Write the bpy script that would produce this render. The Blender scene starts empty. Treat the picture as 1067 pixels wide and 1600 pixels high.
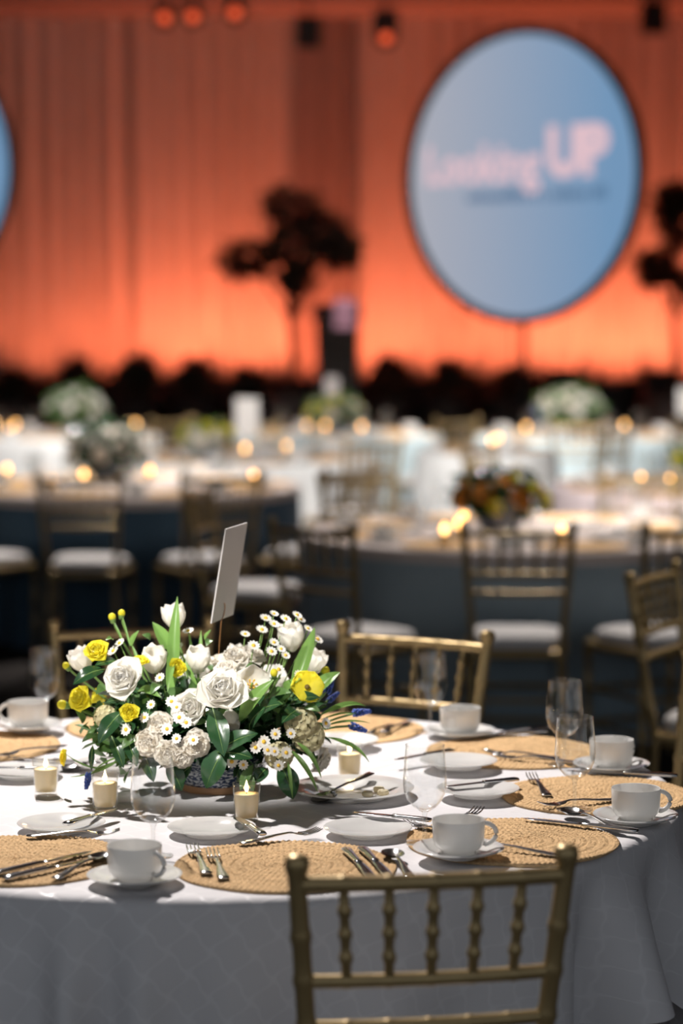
import bpy, math, random
from mathutils import Vector, Matrix, Euler
random.seed(7)
S = bpy.context.scene
COL = S.collection
PI = math.pi
R_ = math.radians

# ------------------------------------------------------------------ camera
cam_d = bpy.data.cameras.new('camera')
cam = bpy.data.objects.new('camera', cam_d)
COL.objects.link(cam)
cam.location = (0, 0, 1.70)
cam.rotation_euler = (PI / 2 - math.atan(320 / 3778), 0, 0)
cam_d.sensor_fit = 'VERTICAL'
cam_d.sensor_height = 36
cam_d.lens = 36 * 3778 / 1600
cam_d.clip_end = 100
cam_d.dof.use_dof = True
cam_d.dof.focus_distance = 4.40
cam_d.dof.aperture_fstop = cam_d.lens / 1000 / 0.044
S.camera = cam

# ------------------------------------------------------------------ world / light / exposure
W = bpy.data.worlds.new('world')
S.world = W
W.use_nodes = True
bg = W.node_tree.nodes['Background']
bg.inputs[0].default_value = (0.69, 0.75, 0.82, 1)
bg.inputs[1].default_value = 0.46
S.view_settings.view_transform = 'Standard'
S.view_settings.look = 'None'
S.view_settings.exposure = 0.0
S.view_settings.gamma = 1
S.view_settings.use_curve_mapping = False
try:
    S.cycles.use_denoising = True
    S.cycles.denoiser = 'OPENIMAGEDENOISE'
    S.cycles.sample_clamp_indirect = 6
    S.cycles.max_bounces = 10
    S.cycles.transparent_max_bounces = 24
    S.cycles.caustics_reflective = False
    S.cycles.caustics_refractive = False
except Exception:
    pass


def spot(name, loc, target, power, color, size, blend=0.35, radius=0.05):
    l = bpy.data.lights.new(name, 'SPOT')
    l.energy = power
    l.color = color
    l.spot_size = R_(size)
    l.spot_blend = blend
    l.shadow_soft_size = radius
    o = bpy.data.objects.new(name, l)
    COL.objects.link(o)
    o.location = loc
    o.rotation_euler = (Vector(target) - Vector(loc)).to_track_quat('-Z', 'Y').to_euler()
    return o


TC = (-0.243, 4.68)            # main table centre
TZ = 0.760                     # cloth surface height
spot('table_pin_spot', (-1.15, 6.75, 4.15), (TC[0] + 0.05, TC[1] + 0.05, 0.78), 1230, (1.0, 0.94, 0.90), 35, 0.22, 0.045)
spot('flower_pin_spot', (-1.9, 1.3, 4.15), (TC[0], TC[1], 0.95), 1450, (1.0, 0.96, 0.90), 6.6, 0.6, 0.04)

spot('side_pin_spot', (2.1, 7.7, 4.15), (1.9, 6.7, 0.6), 420, (1.0, 0.93, 0.86), 50, 0.5, 0.06)     # over the table just out of frame at right

# ------------------------------------------------------------------ materials
MATS = {}


def nt(name):
    m = bpy.data.materials.new(name)
    m.use_nodes = True
    n = m.node_tree.nodes
    MATS[name] = m
    return m, n, m.node_tree.links, n['Principled BSDF']


def mat(name, col, rough=0.5, metal=0.0, var=0.08, scale=20.0, bump=0.0, bscale=80.0, sheen=0.0, trans=0.0, spec=0.5, coat=0.0):
    m, n, L, b = nt(name)
    b.inputs['Roughness'].default_value = rough
    b.inputs['Metallic'].default_value = metal
    b.inputs['Specular IOR Level'].default_value = spec
    b.inputs['Sheen Weight'].default_value = sheen
    b.inputs['Coat Weight'].default_value = coat
    tc = n.new('ShaderNodeTexCoord')
    no = n.new('ShaderNodeTexNoise')
    no.inputs['Scale'].default_value = scale
    no.inputs['Detail'].default_value = 3
    L.new(tc.outputs['Object'], no.inputs['Vector'])
    mx = n.new('ShaderNodeMix')
    mx.data_type = 'RGBA'
    mx.inputs[6].default_value = (*[max(0, c * (1 - var)) for c in col], 1)
    mx.inputs[7].default_value = (*[min(1, c * (1 + var)) for c in col], 1)
    L.new(no.outputs['Fac'], mx.inputs[0])
    L.new(mx.outputs[2], b.inputs['Base Color'])
    if bump:
        n2 = n.new('ShaderNodeTexNoise')
        n2.inputs['Scale'].default_value = bscale
        L.new(tc.outputs['Object'], n2.inputs['Vector'])
        bp = n.new('ShaderNodeBump')
        bp.inputs['Strength'].default_value = bump
        bp.inputs['Distance'].default_value = 0.004
        L.new(n2.outputs['Fac'], bp.inputs['Height'])
        L.new(bp.outputs['Normal'], b.inputs['Normal'])
    if trans:
        t = n.new('ShaderNodeBsdfTranslucent')
        L.new(mx.outputs[2], t.inputs['Color'])
        ms = n.new('ShaderNodeMixShader')
        ms.inputs[0].default_value = trans
        out = n['Material Output']
        L.new(b.outputs[0], ms.inputs[1])
        L.new(t.outputs[0], ms.inputs[2])
        L.new(ms.outputs[0], out.inputs['Surface'])
    return m


def glass_thin(name, tint=(1, 1, 1), ior=1.5):
    m, n, L, b = nt(name)
    n.remove(b)
    tr = n.new('ShaderNodeBsdfTransparent')
    tr.inputs[0].default_value = (*tint, 1)
    gl = n.new('ShaderNodeBsdfGlossy')
    gl.inputs['Roughness'].default_value = 0.05
    gl.inputs['Color'].default_value = (1, 1, 1, 1)
    fr = n.new('ShaderNodeFresnel')
    ge = n.new('ShaderNodeNewGeometry')
    mi = n.new('ShaderNodeMix')                 # thin wall: both faces reflect like an outer face
    mi.inputs[2].default_value = ior
    mi.inputs[3].default_value = 1 / ior
    L.new(ge.outputs['Backfacing'], mi.inputs[0])
    L.new(mi.outputs[0], fr.inputs['IOR'])
    ms = n.new('ShaderNodeMixShader')
    L.new(fr.outputs[0], ms.inputs[0])
    L.new(tr.outputs[0], ms.inputs[1])
    L.new(gl.outputs[0], ms.inputs[2])
    L.new(ms.outputs[0], n['Material Output'].inputs['Surface'])
    return m


def emit(name, col, strength):
    m, n, L, b = nt(name)
    b.inputs['Base Color'].default_value = (0, 0, 0, 1)
    b.inputs['Emission Color'].default_value = (*col, 1)
    b.inputs['Emission Strength'].default_value = strength
    return m


def damask(name, c0, c1, k=84.0):
    """woven cloth with a fine ogee trellis, laid out in the flat cloth's own coordinates (UV in metres)"""
    m, n, L, b = nt(name)
    b.inputs['Specular IOR Level'].default_value = 0.4
    uv = n.new('ShaderNodeUVMap')
    sp = n.new('ShaderNodeSeparateXYZ')
    L.new(uv.outputs[0], sp.inputs[0])

    def mth(op, a, bb=None):
        x = n.new('ShaderNodeMath')
        x.operation = op
        for i, v in enumerate((a, bb)):
            if v is None:
                continue
            if isinstance(v, (int, float)):
                x.inputs[i].default_value = v
            else:
                L.new(v, x.inputs[i])
        return x.outputs[0]
    kx = mth('MULTIPLY', sp.outputs[0], k)
    ky = mth('MULTIPLY', sp.outputs[1], k)
    wob = mth('MULTIPLY', mth('SINE', mth('MULTIPLY', ky, 2.0)), 0.35)
    f = mth('ABSOLUTE', mth('ADD', mth('COSINE', mth('ADD', kx, wob)), mth('COSINE', ky)))
    line = mth('SUBTRACT', 1.0, mth('SMOOTH_MIN', mth('MULTIPLY', f, 3.2), 1.0))
    line = mth('MAXIMUM', line, 0.0)
    mx = n.new('ShaderNodeMix')
    mx.data_type = 'RGBA'
    mx.inputs[6].default_value = (*c0, 1)
    mx.inputs[7].default_value = (*c1, 1)
    L.new(line, mx.inputs[0])
    L.new(mx.outputs[2], b.inputs['Base Color'])
    L.new(mth('SUBTRACT', 0.8, mth('MULTIPLY', line, 0.42)), b.inputs['Roughness'])
    no = n.new('ShaderNodeTexNoise')
    no.inputs['Scale'].default_value = 14
    L.new(uv.outputs[0], no.inputs['Vector'])
    bp = n.new('ShaderNodeBump')
    bp.inputs['Strength'].default_value = 0.35
    bp.inputs['Distance'].default_value = 0.006
    L.new(mth('ADD', no.outputs['Fac'], mth('MULTIPLY', line, 0.15)), bp.inputs['Height'])
    L.new(bp.outputs['Normal'], b.inputs['Normal'])
    t = n.new('ShaderNodeBsdfTranslucent')
    L.new(mx.outputs[2], t.inputs['Color'])
    ms = n.new('ShaderNodeMixShader')
    ms.inputs[0].default_value = 0.12
    L.new(b.outputs[0], ms.inputs[1])
    L.new(t.outputs[0], ms.inputs[2])
    L.new(ms.outputs[0], n['Material Output'].inputs['Surface'])
    return m


M = {}
M['cloth'] = damask('white_damask', (0.75, 0.73, 0.745), (0.81, 0.79, 0.805))
M['cloth_slate'] = mat('slate_cloth', (0.30, 0.38, 0.43), 0.8, var=0.15, scale=3, sheen=0.2)
M['cloth_navy'] = mat('navy_cloth', (0.045, 0.095, 0.15), 0.75, var=0.2, scale=3, sheen=0.1)
M['cloth_white'] = mat('plain_white_cloth', (0.72, 0.74, 0.74), 0.8, var=0.06, scale=3)
M['cloth_pink'] = mat('blush_cloth', (0.80, 0.69, 0.71), 0.8, var=0.06, scale=3)
M['cloth_pale'] = mat('pale_blue_cloth', (0.52, 0.64, 0.68), 0.8, var=0.08, scale=3)
M['runner'] = mat('oatmeal_cloth', (0.62, 0.54, 0.50), 0.85, var=0.1, scale=5)
M['gold'] = mat('gold_painted_wood', (0.39, 0.28, 0.13), 0.36, 0.55, var=0.16, scale=30, bump=0.05)
M['cushion'] = mat('ivory_cushion', (0.76, 0.73, 0.71), 0.8, var=0.05, sheen=0.2)
M['china'] = mat('white_china', (0.88, 0.87, 0.85), 0.12, var=0.015, coat=0.4, trans=0.28)
M['steel'] = mat('polished_steel', (0.72, 0.71, 0.70), 0.14, 1.0, var=0.05)
M['jute'] = mat('jute_braid', (0.66, 0.435, 0.225), 0.85, var=0.30, scale=70, bump=0.8, bscale=300, spec=0.2)
M['glass'] = glass_thin('wine_glass', (0.975, 0.98, 0.98))
M['stemglass'] = glass_thin('stem_glass', (0.96, 0.97, 0.97), 1.7)
M['votive'] = glass_thin('votive_glass', (0.98, 0.98, 0.97), 1.5)
M['wax'] = mat('ivory_wax', (0.93, 0.84, 0.62), 0.5, var=0.04, trans=0.35)
M['flame'] = emit('candle_flame', (1.0, 0.72, 0.32), 16)
M['flame_far'] = emit('candle_flame_distant', (1.0, 0.50, 0.15), 9)
M['wick'] = mat('wick', (0.03, 0.02, 0.02), 0.9)
M['petal_white'] = mat('white_petal', (0.955, 0.935, 0.885), 0.55, var=0.03, scale=25, trans=0.42, spec=0.25)
M['petal_cream'] = mat('cream_petal', (0.97, 0.92, 0.84), 0.6, var=0.04, scale=25, trans=0.42, spec=0.2)
M['petal_green'] = mat('green_cream_petal', (0.72, 0.66, 0.42), 0.6, var=0.15, scale=30, trans=0.28, spec=0.2)
M['petal_yellow'] = mat('yellow_petal', (0.95, 0.85, 0.07), 0.5, var=0.08, scale=30, trans=0.4, spec=0.25)
M['petal_daisy'] = mat('daisy_petal', (0.93, 0.92, 0.88), 0.6, var=0.03, trans=0.25)
M['blue'] = mat('blue_floret', (0.05, 0.10, 0.42), 0.5, var=0.25, scale=40)
M['pollen'] = mat('yellow_centre', (0.85, 0.52, 0.05), 0.7, var=0.2, scale=90)
M['eye'] = mat('dark_centre', (0.20, 0.14, 0.03), 0.7, var=0.3)
M['stem'] = mat('green_stem', (0.20, 0.33, 0.09), 0.5, var=0.15, trans=0.15)
M['tulip_leaf'] = mat('fresh_green_leaf', (0.22, 0.40, 0.10), 0.35, var=0.2, scale=18, trans=0.30)
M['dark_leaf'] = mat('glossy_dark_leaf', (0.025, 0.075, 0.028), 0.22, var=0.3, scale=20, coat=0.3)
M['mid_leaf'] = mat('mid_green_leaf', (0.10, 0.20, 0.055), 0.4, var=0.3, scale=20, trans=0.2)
M['copper'] = mat('copper_wire', (0.60, 0.30, 0.14), 0.3, 0.9)
M['card'] = mat('card_stock', (0.68, 0.64, 0.63), 0.8, var=0.02)
M['wood'] = mat('table_plywood', (0.30, 0.20, 0.12), 0.6, var=0.2)
M['black'] = mat('black_metal', (0.02, 0.02, 0.02), 0.5)
M['carpet'] = mat('dark_carpet', (0.030, 0.026, 0.024), 0.95, var=0.4, scale=2.5, bump=0.4, bscale=300, spec=0.1)
M['ceiling'] = mat('dark_ceiling', (0.20, 0.15, 0.14), 0.9, var=0.1, scale=1)
M['plaster'] = mat('dark_plaster', (0.16, 0.12, 0.11), 0.9, var=0.1, scale=1)
M['drape'] = mat('pale_drape', (0.62, 0.56, 0.52), 0.75, var=0.08, scale=4, sheen=0.2, spec=0.2)
M['drape_dark'] = mat('taupe_drape', (0.34, 0.28, 0.26), 0.8, var=0.1, scale=4, spec=0.2)
M['stage'] = mat('black_stage', (0.045, 0.038, 0.036), 0.8, var=0.3)
M['shrub_leaf'] = mat('dark_shrub_leaf', (0.075, 0.065, 0.045), 0.6, var=0.4, scale=6, trans=0.1)
M['tree_leaf'] = mat('hazy_tree_leaf', (0.13, 0.075, 0.045), 0.6, var=0.35, scale=6, trans=0.35)  # veiling haze put into the leaf colour as a lighter brown-red
M['bark'] = mat('bark', (0.07, 0.045, 0.03), 0.9, var=0.3, scale=20, bump=0.5)
M['terracotta'] = mat('dark_pot', (0.06, 0.04, 0.035), 0.6)
M['orange_flower'] = mat('orange_petal', (0.85, 0.36, 0.05), 0.6, var=0.2, trans=0.25)
M['lens_orange'] = emit('gelled_lamp_lens', (1.0, 0.16, 0.04), 3)
M['lens_dim'] = emit('dimmed_lamp_lens', (1.0, 0.12, 0.04), 1.3)
M['lilac'] = emit('lectern_screen', (0.50, 0.24, 0.30), 0.75)
M['letter_pink'] = emit('projected_pink', (0.74, 0.52, 0.57), 1.0)
M['letter_blue'] = emit('projected_blue', (0.065, 0.145, 0.26), 1.0)


def screen_mat():
    """what is projected on the round screens: a slide with a pale left and a bluer right side"""
    m, n, L, b = nt('projected_slide')
    tc = n.new('ShaderNodeTexCoord')
    sp = n.new('ShaderNodeSeparateXYZ')
    L.new(tc.outputs['Object'], sp.inputs[0])
    r = n.new('ShaderNodeMapRange')
    r.inputs[1].default_value = -1.1
    r.inputs[2].default_value = 0.9
    L.new(sp.outputs[0], r.inputs[0])
    mx = n.new('ShaderNodeMix')
    mx.data_type = 'RGBA'
    mx.inputs[6].default_value = (0.40, 0.41, 0.47, 1)
    mx.inputs[7].default_value = (0.165, 0.30, 0.48, 1)
    L.new(r.outputs[0], mx.inputs[0])
    b.inputs['Base Color'].default_value = (0.02, 0.02, 0.02, 1)
    b.inputs['Roughness'].default_value = 0.9
    L.new(mx.outputs[2], b.inputs['Emission Color'])
    b.inputs['Emission Strength'].default_value = 1.0
    return m


M['screen'] = screen_mat()


def bowl_mat():
    """blue ceramic with short white brush strokes"""
    m, n, L, b = nt('brushed_blue_ceramic')
    tc = n.new('ShaderNodeTexCoord')
    mp = n.new('ShaderNodeMapping')
    mp.inputs['Scale'].default_value = (90, 90, 210)
    L.new(tc.outputs['Object'], mp.inputs[0])
    no = n.new('ShaderNodeTexNoise')
    no.inputs['Scale'].default_value = 1.6
    no.inputs['Detail'].default_value = 1
    L.new(mp.outputs[0], no.inputs['Vector'])
    cr = n.new('ShaderNodeValToRGB')
    cr.color_ramp.elements[0].position = 0.50
    cr.color_ramp.elements[0].color = (0.03, 0.05, 0.11, 1)
    cr.color_ramp.elements[1].position = 0.58
    cr.color_ramp.elements[1].color = (0.55, 0.58, 0.62, 1)
    L.new(no.outputs['Fac'], cr.inputs[0])
    L.new(cr.outputs[0], b.inputs['Base Color'])
    b.inputs['Roughness'].default_value = 0.25
    return m


M['bowl'] = bowl_mat()
M['foot'] = mat('foot_reflection_brown', (0.42, 0.24, 0.13), 0.8, var=0.15)  # brownish shade and reflection under the bowl put into the colour


# ------------------------------------------------------------------ mesh helpers
class MB:
    def __init__(s):
        s.v = []
        s.f = []
        s.uv = None

    def add(s, v, f, mx=None):
        k = len(s.v)
        if mx is not None:
            v = [tuple(mx @ Vector(p)) for p in v]
        s.v += [tuple(p) for p in v]
        s.f += [tuple(i + k for i in q) for q in f]
        return s

    def box(s, x0, x1, y0, y1, z0, z1, mx=None):
        v = [(x, y, z) for z in (z0, z1) for y in (y0, y1) for x in (x0, x1)]
        f = [(0, 2, 3, 1), (4, 5, 7, 6), (0, 1, 5, 4), (2, 6, 7, 3), (0, 4, 6, 2), (1, 3, 7, 5)]
        return s.add(v, f, mx)

    def lathe(s, prof, n=24, mx=None, close=False):
        v = []
        f = []
        m = len(prof)
        for r, z in prof:
            for i in range(n):
                a = 2 * PI * i / n
                v.append((r * math.cos(a), r * math.sin(a), z))
        for j in range(m - 1 if not close else m):
            j2 = (j + 1) % m
            for i in range(n):
                i2 = (i + 1) % n
                f.append((j * n + i, j * n + i2, j2 * n + i2, j2 * n + i))
        return s.add(v, f, mx)

    def tube(s, pts, rad, n=8, cap=True, mx=None, flat=1.0):
        pts = [Vector(p) for p in pts]
        if isinstance(rad, (int, float)):
            rad = [rad] * len(pts)
        v = []
        f = []
        m = len(pts)
        t0 = (pts[1] - pts[0]).normalized()
        up = Vector((0, 0, 1)) if abs(t0.z) < 0.9 else Vector((1, 0, 0))
        for j, p in enumerate(pts):
            t = (pts[min(j + 1, m - 1)] - pts[max(j - 1, 0)]).normalized()
            a = t.cross(up)
            if a.length < 1e-6:
                a = t.cross(Vector((0, 1, 0)))
            a.normalize()
            b = a.cross(t)
            for i in range(n):
                w = 2 * PI * i / n
                v.append(p + a * math.cos(w) * rad[j] + b * math.sin(w) * rad[j] * flat)
        for j in range(m - 1):
            for i in range(n):
                i2 = (i + 1) % n
                f.append((j * n + i, j * n + i2, (j + 1) * n + i2, (j + 1) * n + i))
        if cap:
            f.append(tuple(range(n - 1, -1, -1)))
            f.append(tuple((m - 1) * n + i for i in range(n)))
        return s.add(v, f, mx)

    def grid(s, fn, nu, nv, wrap=False, mx=None):
        v = [fn(i / (nu if wrap else nu - 1), j / (nv - 1)) for j in range(nv) for i in range(nu)]
        f = []
        for j in range(nv - 1):
            for i in range(nu if wrap else nu - 1):
                i2 = (i + 1) % nu
                f.append((j * nu + i, j * nu + i2, (j + 1) * nu + i2, (j + 1) * nu + i))
        return s.add(v, f, mx)

    def mesh(s, name, m, smooth=True, sharp=None):
        me = bpy.data.meshes.new(name)
        me.from_pydata(s.v, [], s.f)
        if smooth:
            me.polygons.foreach_set('use_smooth', [True] * len(me.polygons))
        me.materials.append(m)
        if sharp is not None:
            try:
                me.set_sharp_from_angle(angle=R_(sharp))
            except Exception:
                pass
        me.update()
        return me


def ob(name, data, parent=None, loc=None, rot=None, scale=None):
    o = bpy.data.objects.new(name, data)
    COL.objects.link(o)
    if parent is not None:
        o.parent = parent
    if loc is not None:
        o.location = loc
    if rot is not None:
        o.rotation_euler = rot
    if scale is not None:
        o.scale = (scale,) * 3 if isinstance(scale, (int, float)) else scale
    return o


def tag(o, label=None, cat=None, group=None, kind=None):
    if label:
        o['label'] = label
    if cat:
        o['category'] = cat
    if group:
        o['group'] = group
    if kind:
        o['kind'] = kind
    return o


def thing(name, loc, rz, label, cat, group=None):
    o = ob(name, None, None, loc, (0, 0, rz))
    o.empty_display_size = 0.05
    return tag(o, label, cat, group)


def smooth_closed(prof):
    return prof


# ------------------------------------------------------------------ room
YC = 22.0            # drape line
mb = MB().box(-8, 8, -3, YC + 1, -0.1, 0)
tag(ob('floor', mb.mesh('floor', M['carpet'], False)), 'dark patterned carpet floor of the ballroom', kind='structure')
mb = MB().box(-8, 8, 0.6, YC + 1, 4.30, 4.45)
mb.box(-8, 8, 13.0, 13.4, 4.12, 4.30)
mb.box(-8, 8, 17.6, 18.0, 4.12, 4.30)
tag(ob('ceiling', mb.mesh('ceiling', M['ceiling'], False)), 'dark ballroom ceiling', kind='structure')
for nm, x0, x1 in (('wall_left', -8.2, -8), ('wall_right', 8, 8.2)):
    tag(ob(nm, MB().box(x0, x1, 0.6, YC + 1, 0, 4.45).mesh(nm, M['plaster'], False)), 'dark side wall of the ballroom', kind='structure')
tag(ob('wall_back', MB().box(-8, 8, YC + 0.8, YC + 1, 0, 4.45).mesh('wall_back', M['plaster'], False)), 'dark wall behind the lit drapes', kind='structure')


def drape(x0, x1, y, z0, z1, m, amp=0.055, seed=0):
    rnd = random.Random(seed)
    ph = [rnd.uniform(0, 6.28) for _ in range(4)]
    n = int((x1 - x0) / 0.022)

    def fn(u, v):
        x = x0 + (x1 - x0) * u
        w = 2 * PI * x
        d = math.sin(w / 0.19 + ph[0] + 0.9 * math.sin(w / 0.83 + ph[1])) * (0.7 + 0.3 * math.sin(w / 1.3 + ph[2]))
        return (x + 0.012 * math.sin(w / 0.19 + ph[3]) * v, y - amp * d * (0.85 + 0.15 * v), z1 + (z0 - z1) * v)
    me = MB().grid(fn, n, 6).mesh('drape', m)
    return me


DX = [(-5.0, -3.45), (-3.45, -1.9), (-1.9, -0.42), (0.12, 1.55), (1.55, 3.0), (3.0, 5.0)]
DN = ['off the left edge behind the left screen', 'at the far left of the orange wall', 'behind the stage tree left of the lectern',
      'between lectern and round screen', 'behind the large round screen', 'at the far right behind the screen edge']
for i, (a, b) in enumerate(DX):
    o = ob('drape', drape(a, b, YC, 0.62, 4.3, M['drape'], seed=i))
    tag(o, 'pleated floor-to-ceiling drape glowing orange, ' + DN[i], 'drape', 'orange uplit drapes')
o = ob('drape', drape(-0.42, 0.12, YC - 0.02, 0.62, 4.3, M['drape_dark'], 0.04, seed=9))
tag(o, 'narrow darker taupe drape panel above the lectern', 'drape', 'orange uplit drapes')

# stage
st = thing('stage', (0, 0, 0), 0, 'low black stage in front of the orange drapes', 'stage')
ob('deck', MB().box(-6, 6, 19.3, 22.6, 0.50, 0.60).mesh('deck', M['stage'], False), st)
for i in range(12):
    ob('skirt_panel', MB().box(-6 + i + 0.01, -5 + i - 0.01, 19.27, 19.30, 0.0, 0.585).mesh('skirt_panel', M['stage'], False), st)

SHN = ['first', 'second', 'third', 'fourth', 'fifth', 'sixth', 'seventh', 'eighth', 'ninth', 'tenth', 'eleventh', 'twelfth']
bp_ = thing('stage_blackout', (0, 0, 0), 0, 'added low divider wall along the back of the stage', 'blackout')  # black panels added so the gaps between the shrubs stay dark
for i in range(12):
    ob('back_panel', MB().box(-6 + i + 0.004, -5 + i - 0.004, 21.33, 21.36, 0.60, 1.06).mesh('back_panel', M['stage'], False), bp_)
# orange uplights on the deck along the drapes
up_me = [MB().lathe([(0.0, 0), (0.085, 0), (0.09, 0.02), (0.09, 0.17), (0.075, 0.18), (0.075, 0.16), (0, 0.16)], 16).mesh('can', M['black'], True, 40),
         MB().lathe([(0.0, 0.166), (0.074, 0.166)], 16).mesh('lens', M['lens_orange'], True)]
UPX = [-4.4, -3.45, -2.75, -2.05, -1.42, -0.85, -0.30, 0.36, 0.95, 1.5, 2.0, 2.5, 3.05, 3.7, 4.5]
UPP = [30, 30, 38, 55, 92, 88, 80, 84, 66, 72, 78, 92, 84, 60, 50]
for i, x in enumerate(UPX):
    t = thing('uplight', (x, YC - 0.52, 0.60), 0, (SHN + ['thirteenth', 'fourteenth', 'fifteenth'])[i] + ' small orange floor uplight from the left at the foot of the drapes', 'light', 'uplights along the drapes')
    ob('can', up_me[0], t)
    ob('lens', up_me[1], t)
    rr = random.Random(i)
    spot('uplight_beam', (x, YC - 0.50, 0.80), (x + rr.uniform(-0.1, 0.1), YC + 0.30, 3.2), UPP[i] * 1.5, (1.0, 0.195, 0.085), 95, 1.0, 0.06)


def leaf_cloud(ells, n, size, m, seed):
    """many small bent leaves spread through ellipsoids"""
    rnd = random.Random(seed)
    b = MB()
    for k in range(n):
        cx, cy, cz, rx, ry, rz = ells[k % len(ells)]
        d = Vector((rnd.gauss(0, 1), rnd.gauss(0, 1), rnd.gauss(0, 1))).normalized() * rnd.uniform(0.25, 1) ** 0.5
        p = Vector((cx + d.x * rx, cy + d.y * ry, cz + d.z * rz))
        s = size * rnd.uniform(0.7, 1.3)
        mx = Matrix.Translation(p) @ Euler((rnd.uniform(-1, 1), rnd.uniform(-1, 1), rnd.uniform(0, 6.28))).to_matrix().to_4x4()
        v = [(0, 0, 0), (-.28 * s, .35 * s, .06 * s), (0, .4 * s, -.03 * s), (.28 * s, .35 * s, .06 * s), (-.2 * s, .75 * s, .02 * s), (0, s, -.12 * s), (.2 * s, .75 * s, .02 * s)]
        b.add(v, [(0, 2, 1), (0, 3, 2), (1, 2, 5, 4), (2, 3, 6, 5)], mx)
    return b.mesh('foliage', m, True)


# low dark shrubs in troughs hiding the uplights
pot_me = MB().lathe([(0, 0), (0.15, 0), (0.19, 0.02), (0.21, 0.26), (0.225, 0.27), (0.225, 0.30), (0.20, 0.30), (0.19, 0.25), (0, 0.25)], 20).mesh('pot', M['terracotta'], True, 40)
shr_me = [leaf_cloud([(0, 0, 0.40, 0.23, 0.20, 0.17), (0.06 * (k - 1), 0, 0.50, 0.14, 0.12, 0.12)], 520, 0.075, M['shrub_leaf'], 30 + k) for k in range(3)]
SH = [(-3.35, 1.0), (-2.83, 0.92), (-2.31, 1.05), (-1.79, 1.14), (-1.27, 1.08), (-0.76, 0.95), (0.42, 1.12), (0.94, 1.05), (1.45, 0.95), (3.25, 0.85)]
for i, (x, sc) in enumerate(SH):
    t = thing('potted_shrub', (x, 20.98, 0.60), 0.8 * i, SHN[i] + ' dark potted shrub from the left along the back of the stage', 'shrub', 'dark shrubs along the back of the stage')
    ob('pot', pot_me, t)
    f = ob('foliage', shr_me[i % 3], t, scale=(1, 1, sc))
    tag(f, kind='stuff')

# flight cases / wedge monitors on the right of the stage
for x, w, h, lb in ((1.91, 0.28, 0.56, 'black equipment case on the stage below the round screen'), (2.28, 0.26, 0.46, 'small black equipment case right of the one below the screen'), (2.72, 0.24, 0.56, 'tall narrow black equipment case at the right end of the stage')):
    t = thing('equipment_case', (x, 20.9, 0.60), 0, lb, 'case', 'cases on the stage')
    ob('body', MB().box(-w / 2, w / 2, -0.2, 0.2, 0, h - 0.07).mesh('body', M['stage'], False), t)
    ob('lid', MB().box(-w / 2 - .004, w / 2 + .004, -0.204, 0.204, h - 0.065, h).mesh('lid', M['stage'], False), t)
    ob('handle', MB().tube([(-.05, -.205, h * .5), (-.05, -.235, h * .5), (.05, -.235, h * .5), (.05, -.205, h * .5)], .008, 6).mesh('handle', M['black']), t)
    ob('latch', MB().box(-.025, .025, -.212, -.2, h - .1, h - .03).mesh('latch', M['black'], False), t)

# lectern
t = thing('lectern', (-0.035, 19.8, 0.60), 0, 'dark lectern with a lilac screen standing on the stage', 'lectern')
ob('base', MB().box(-.20, .20, -.20, .20, 0, .05).mesh('base', M['stage'], False), t)
v = [(-.15, -.14, .05), (.15, -.14, .05), (.15, .14, .05), (-.15, .14, .05), (-.17, -.16, 1.0), (.17, -.16, 1.0), (.17, .16, 1.08), (-.17, .16, 1.08)]
ob('column', MB().add(v, [(0, 1, 5, 4), (1, 2, 6, 5), (2, 3, 7, 6), (3, 0, 4, 7), (4, 5, 6, 7)]).mesh('column', M['stage'], False), t)
ob('top', MB().box(-.20, .20, -.20, .20, -.012, .012, Matrix.Translation((0, 0, 1.065)) @ Matrix.Rotation(R_(14), 4, 'X')).mesh('top', M['stage'], False), t)
ob('screen', MB().box(-.045, .125, -.012, .012, 0, .24, Matrix.Translation((0.02, 0.02, 0.93)) @ Matrix.Translation((0, -.20, 0))).mesh('screen', M['lilac'], False), t)
ob('microphone', MB().tube([(.04, .05, 1.07), (.04, .03, 1.18), (.03, -.06, 1.27)], [.006, .006, .012], 8).mesh('microphone', M['black']), t)


# trees on the stage
def stage_tree(x, y, ells, label, seed, h):
    t = thing('potted_tree', (x, y, 0.60), 0, label, 'tree', 'trees on the stage')
    ob('pot', pot_me, t, scale=1.2)
    tr = MB().tube([(0, 0, .28), (.02, 0, .7), (-.02, .02, h * .7), (0, 0, h)], [.035, .03, .025, .015], 8)
    ob('trunk', tr.mesh('trunk', M['bark']), t)
    for (cx, cy, cz, rx, ry, rz) in ells:
        ob('branch', MB().tube([(0, 0, h * .62), (cx * .5, cy * .5, (cz + h * .62) * .5), (cx, cy, cz)], [.018, .013, .006], 6).mesh('branch', M['bark']), t)
    for k, e in enumerate(ells):
        f = ob('foliage', leaf_cloud([e], 300, 0.095, M['tree_leaf'], seed + k), t)
        tag(f, kind='stuff')
    return t


stage_tree(-0.42, 20.3, [(-.36, 0, 1.50, .27, .2, .17), (.0, 0, 1.92, .27, .2, .19), (.26, .05, 1.72, .25, .2, .18), (.42, 0, 1.56, .18, .14, .15), (.04, -.1, 1.60, .30, .18, .22), (.03, 0, 1.34, .12, .1, .17)],
           'slender dark tree with clumped foliage on the stage left of the lectern', 60, 1.6)
stage_tree(2.78, 20.2, [(.05, 0, 1.78, .26, .2, .22), (-.18, 0, 1.42, .18, .18, .16), (.2, 0, 1.30, .2, .2, .16), (.0, 0, 2.0, .2, .2, .14)],
           'dark leafy tree at the right edge beyond the round screen', 80, 1.6)


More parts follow.
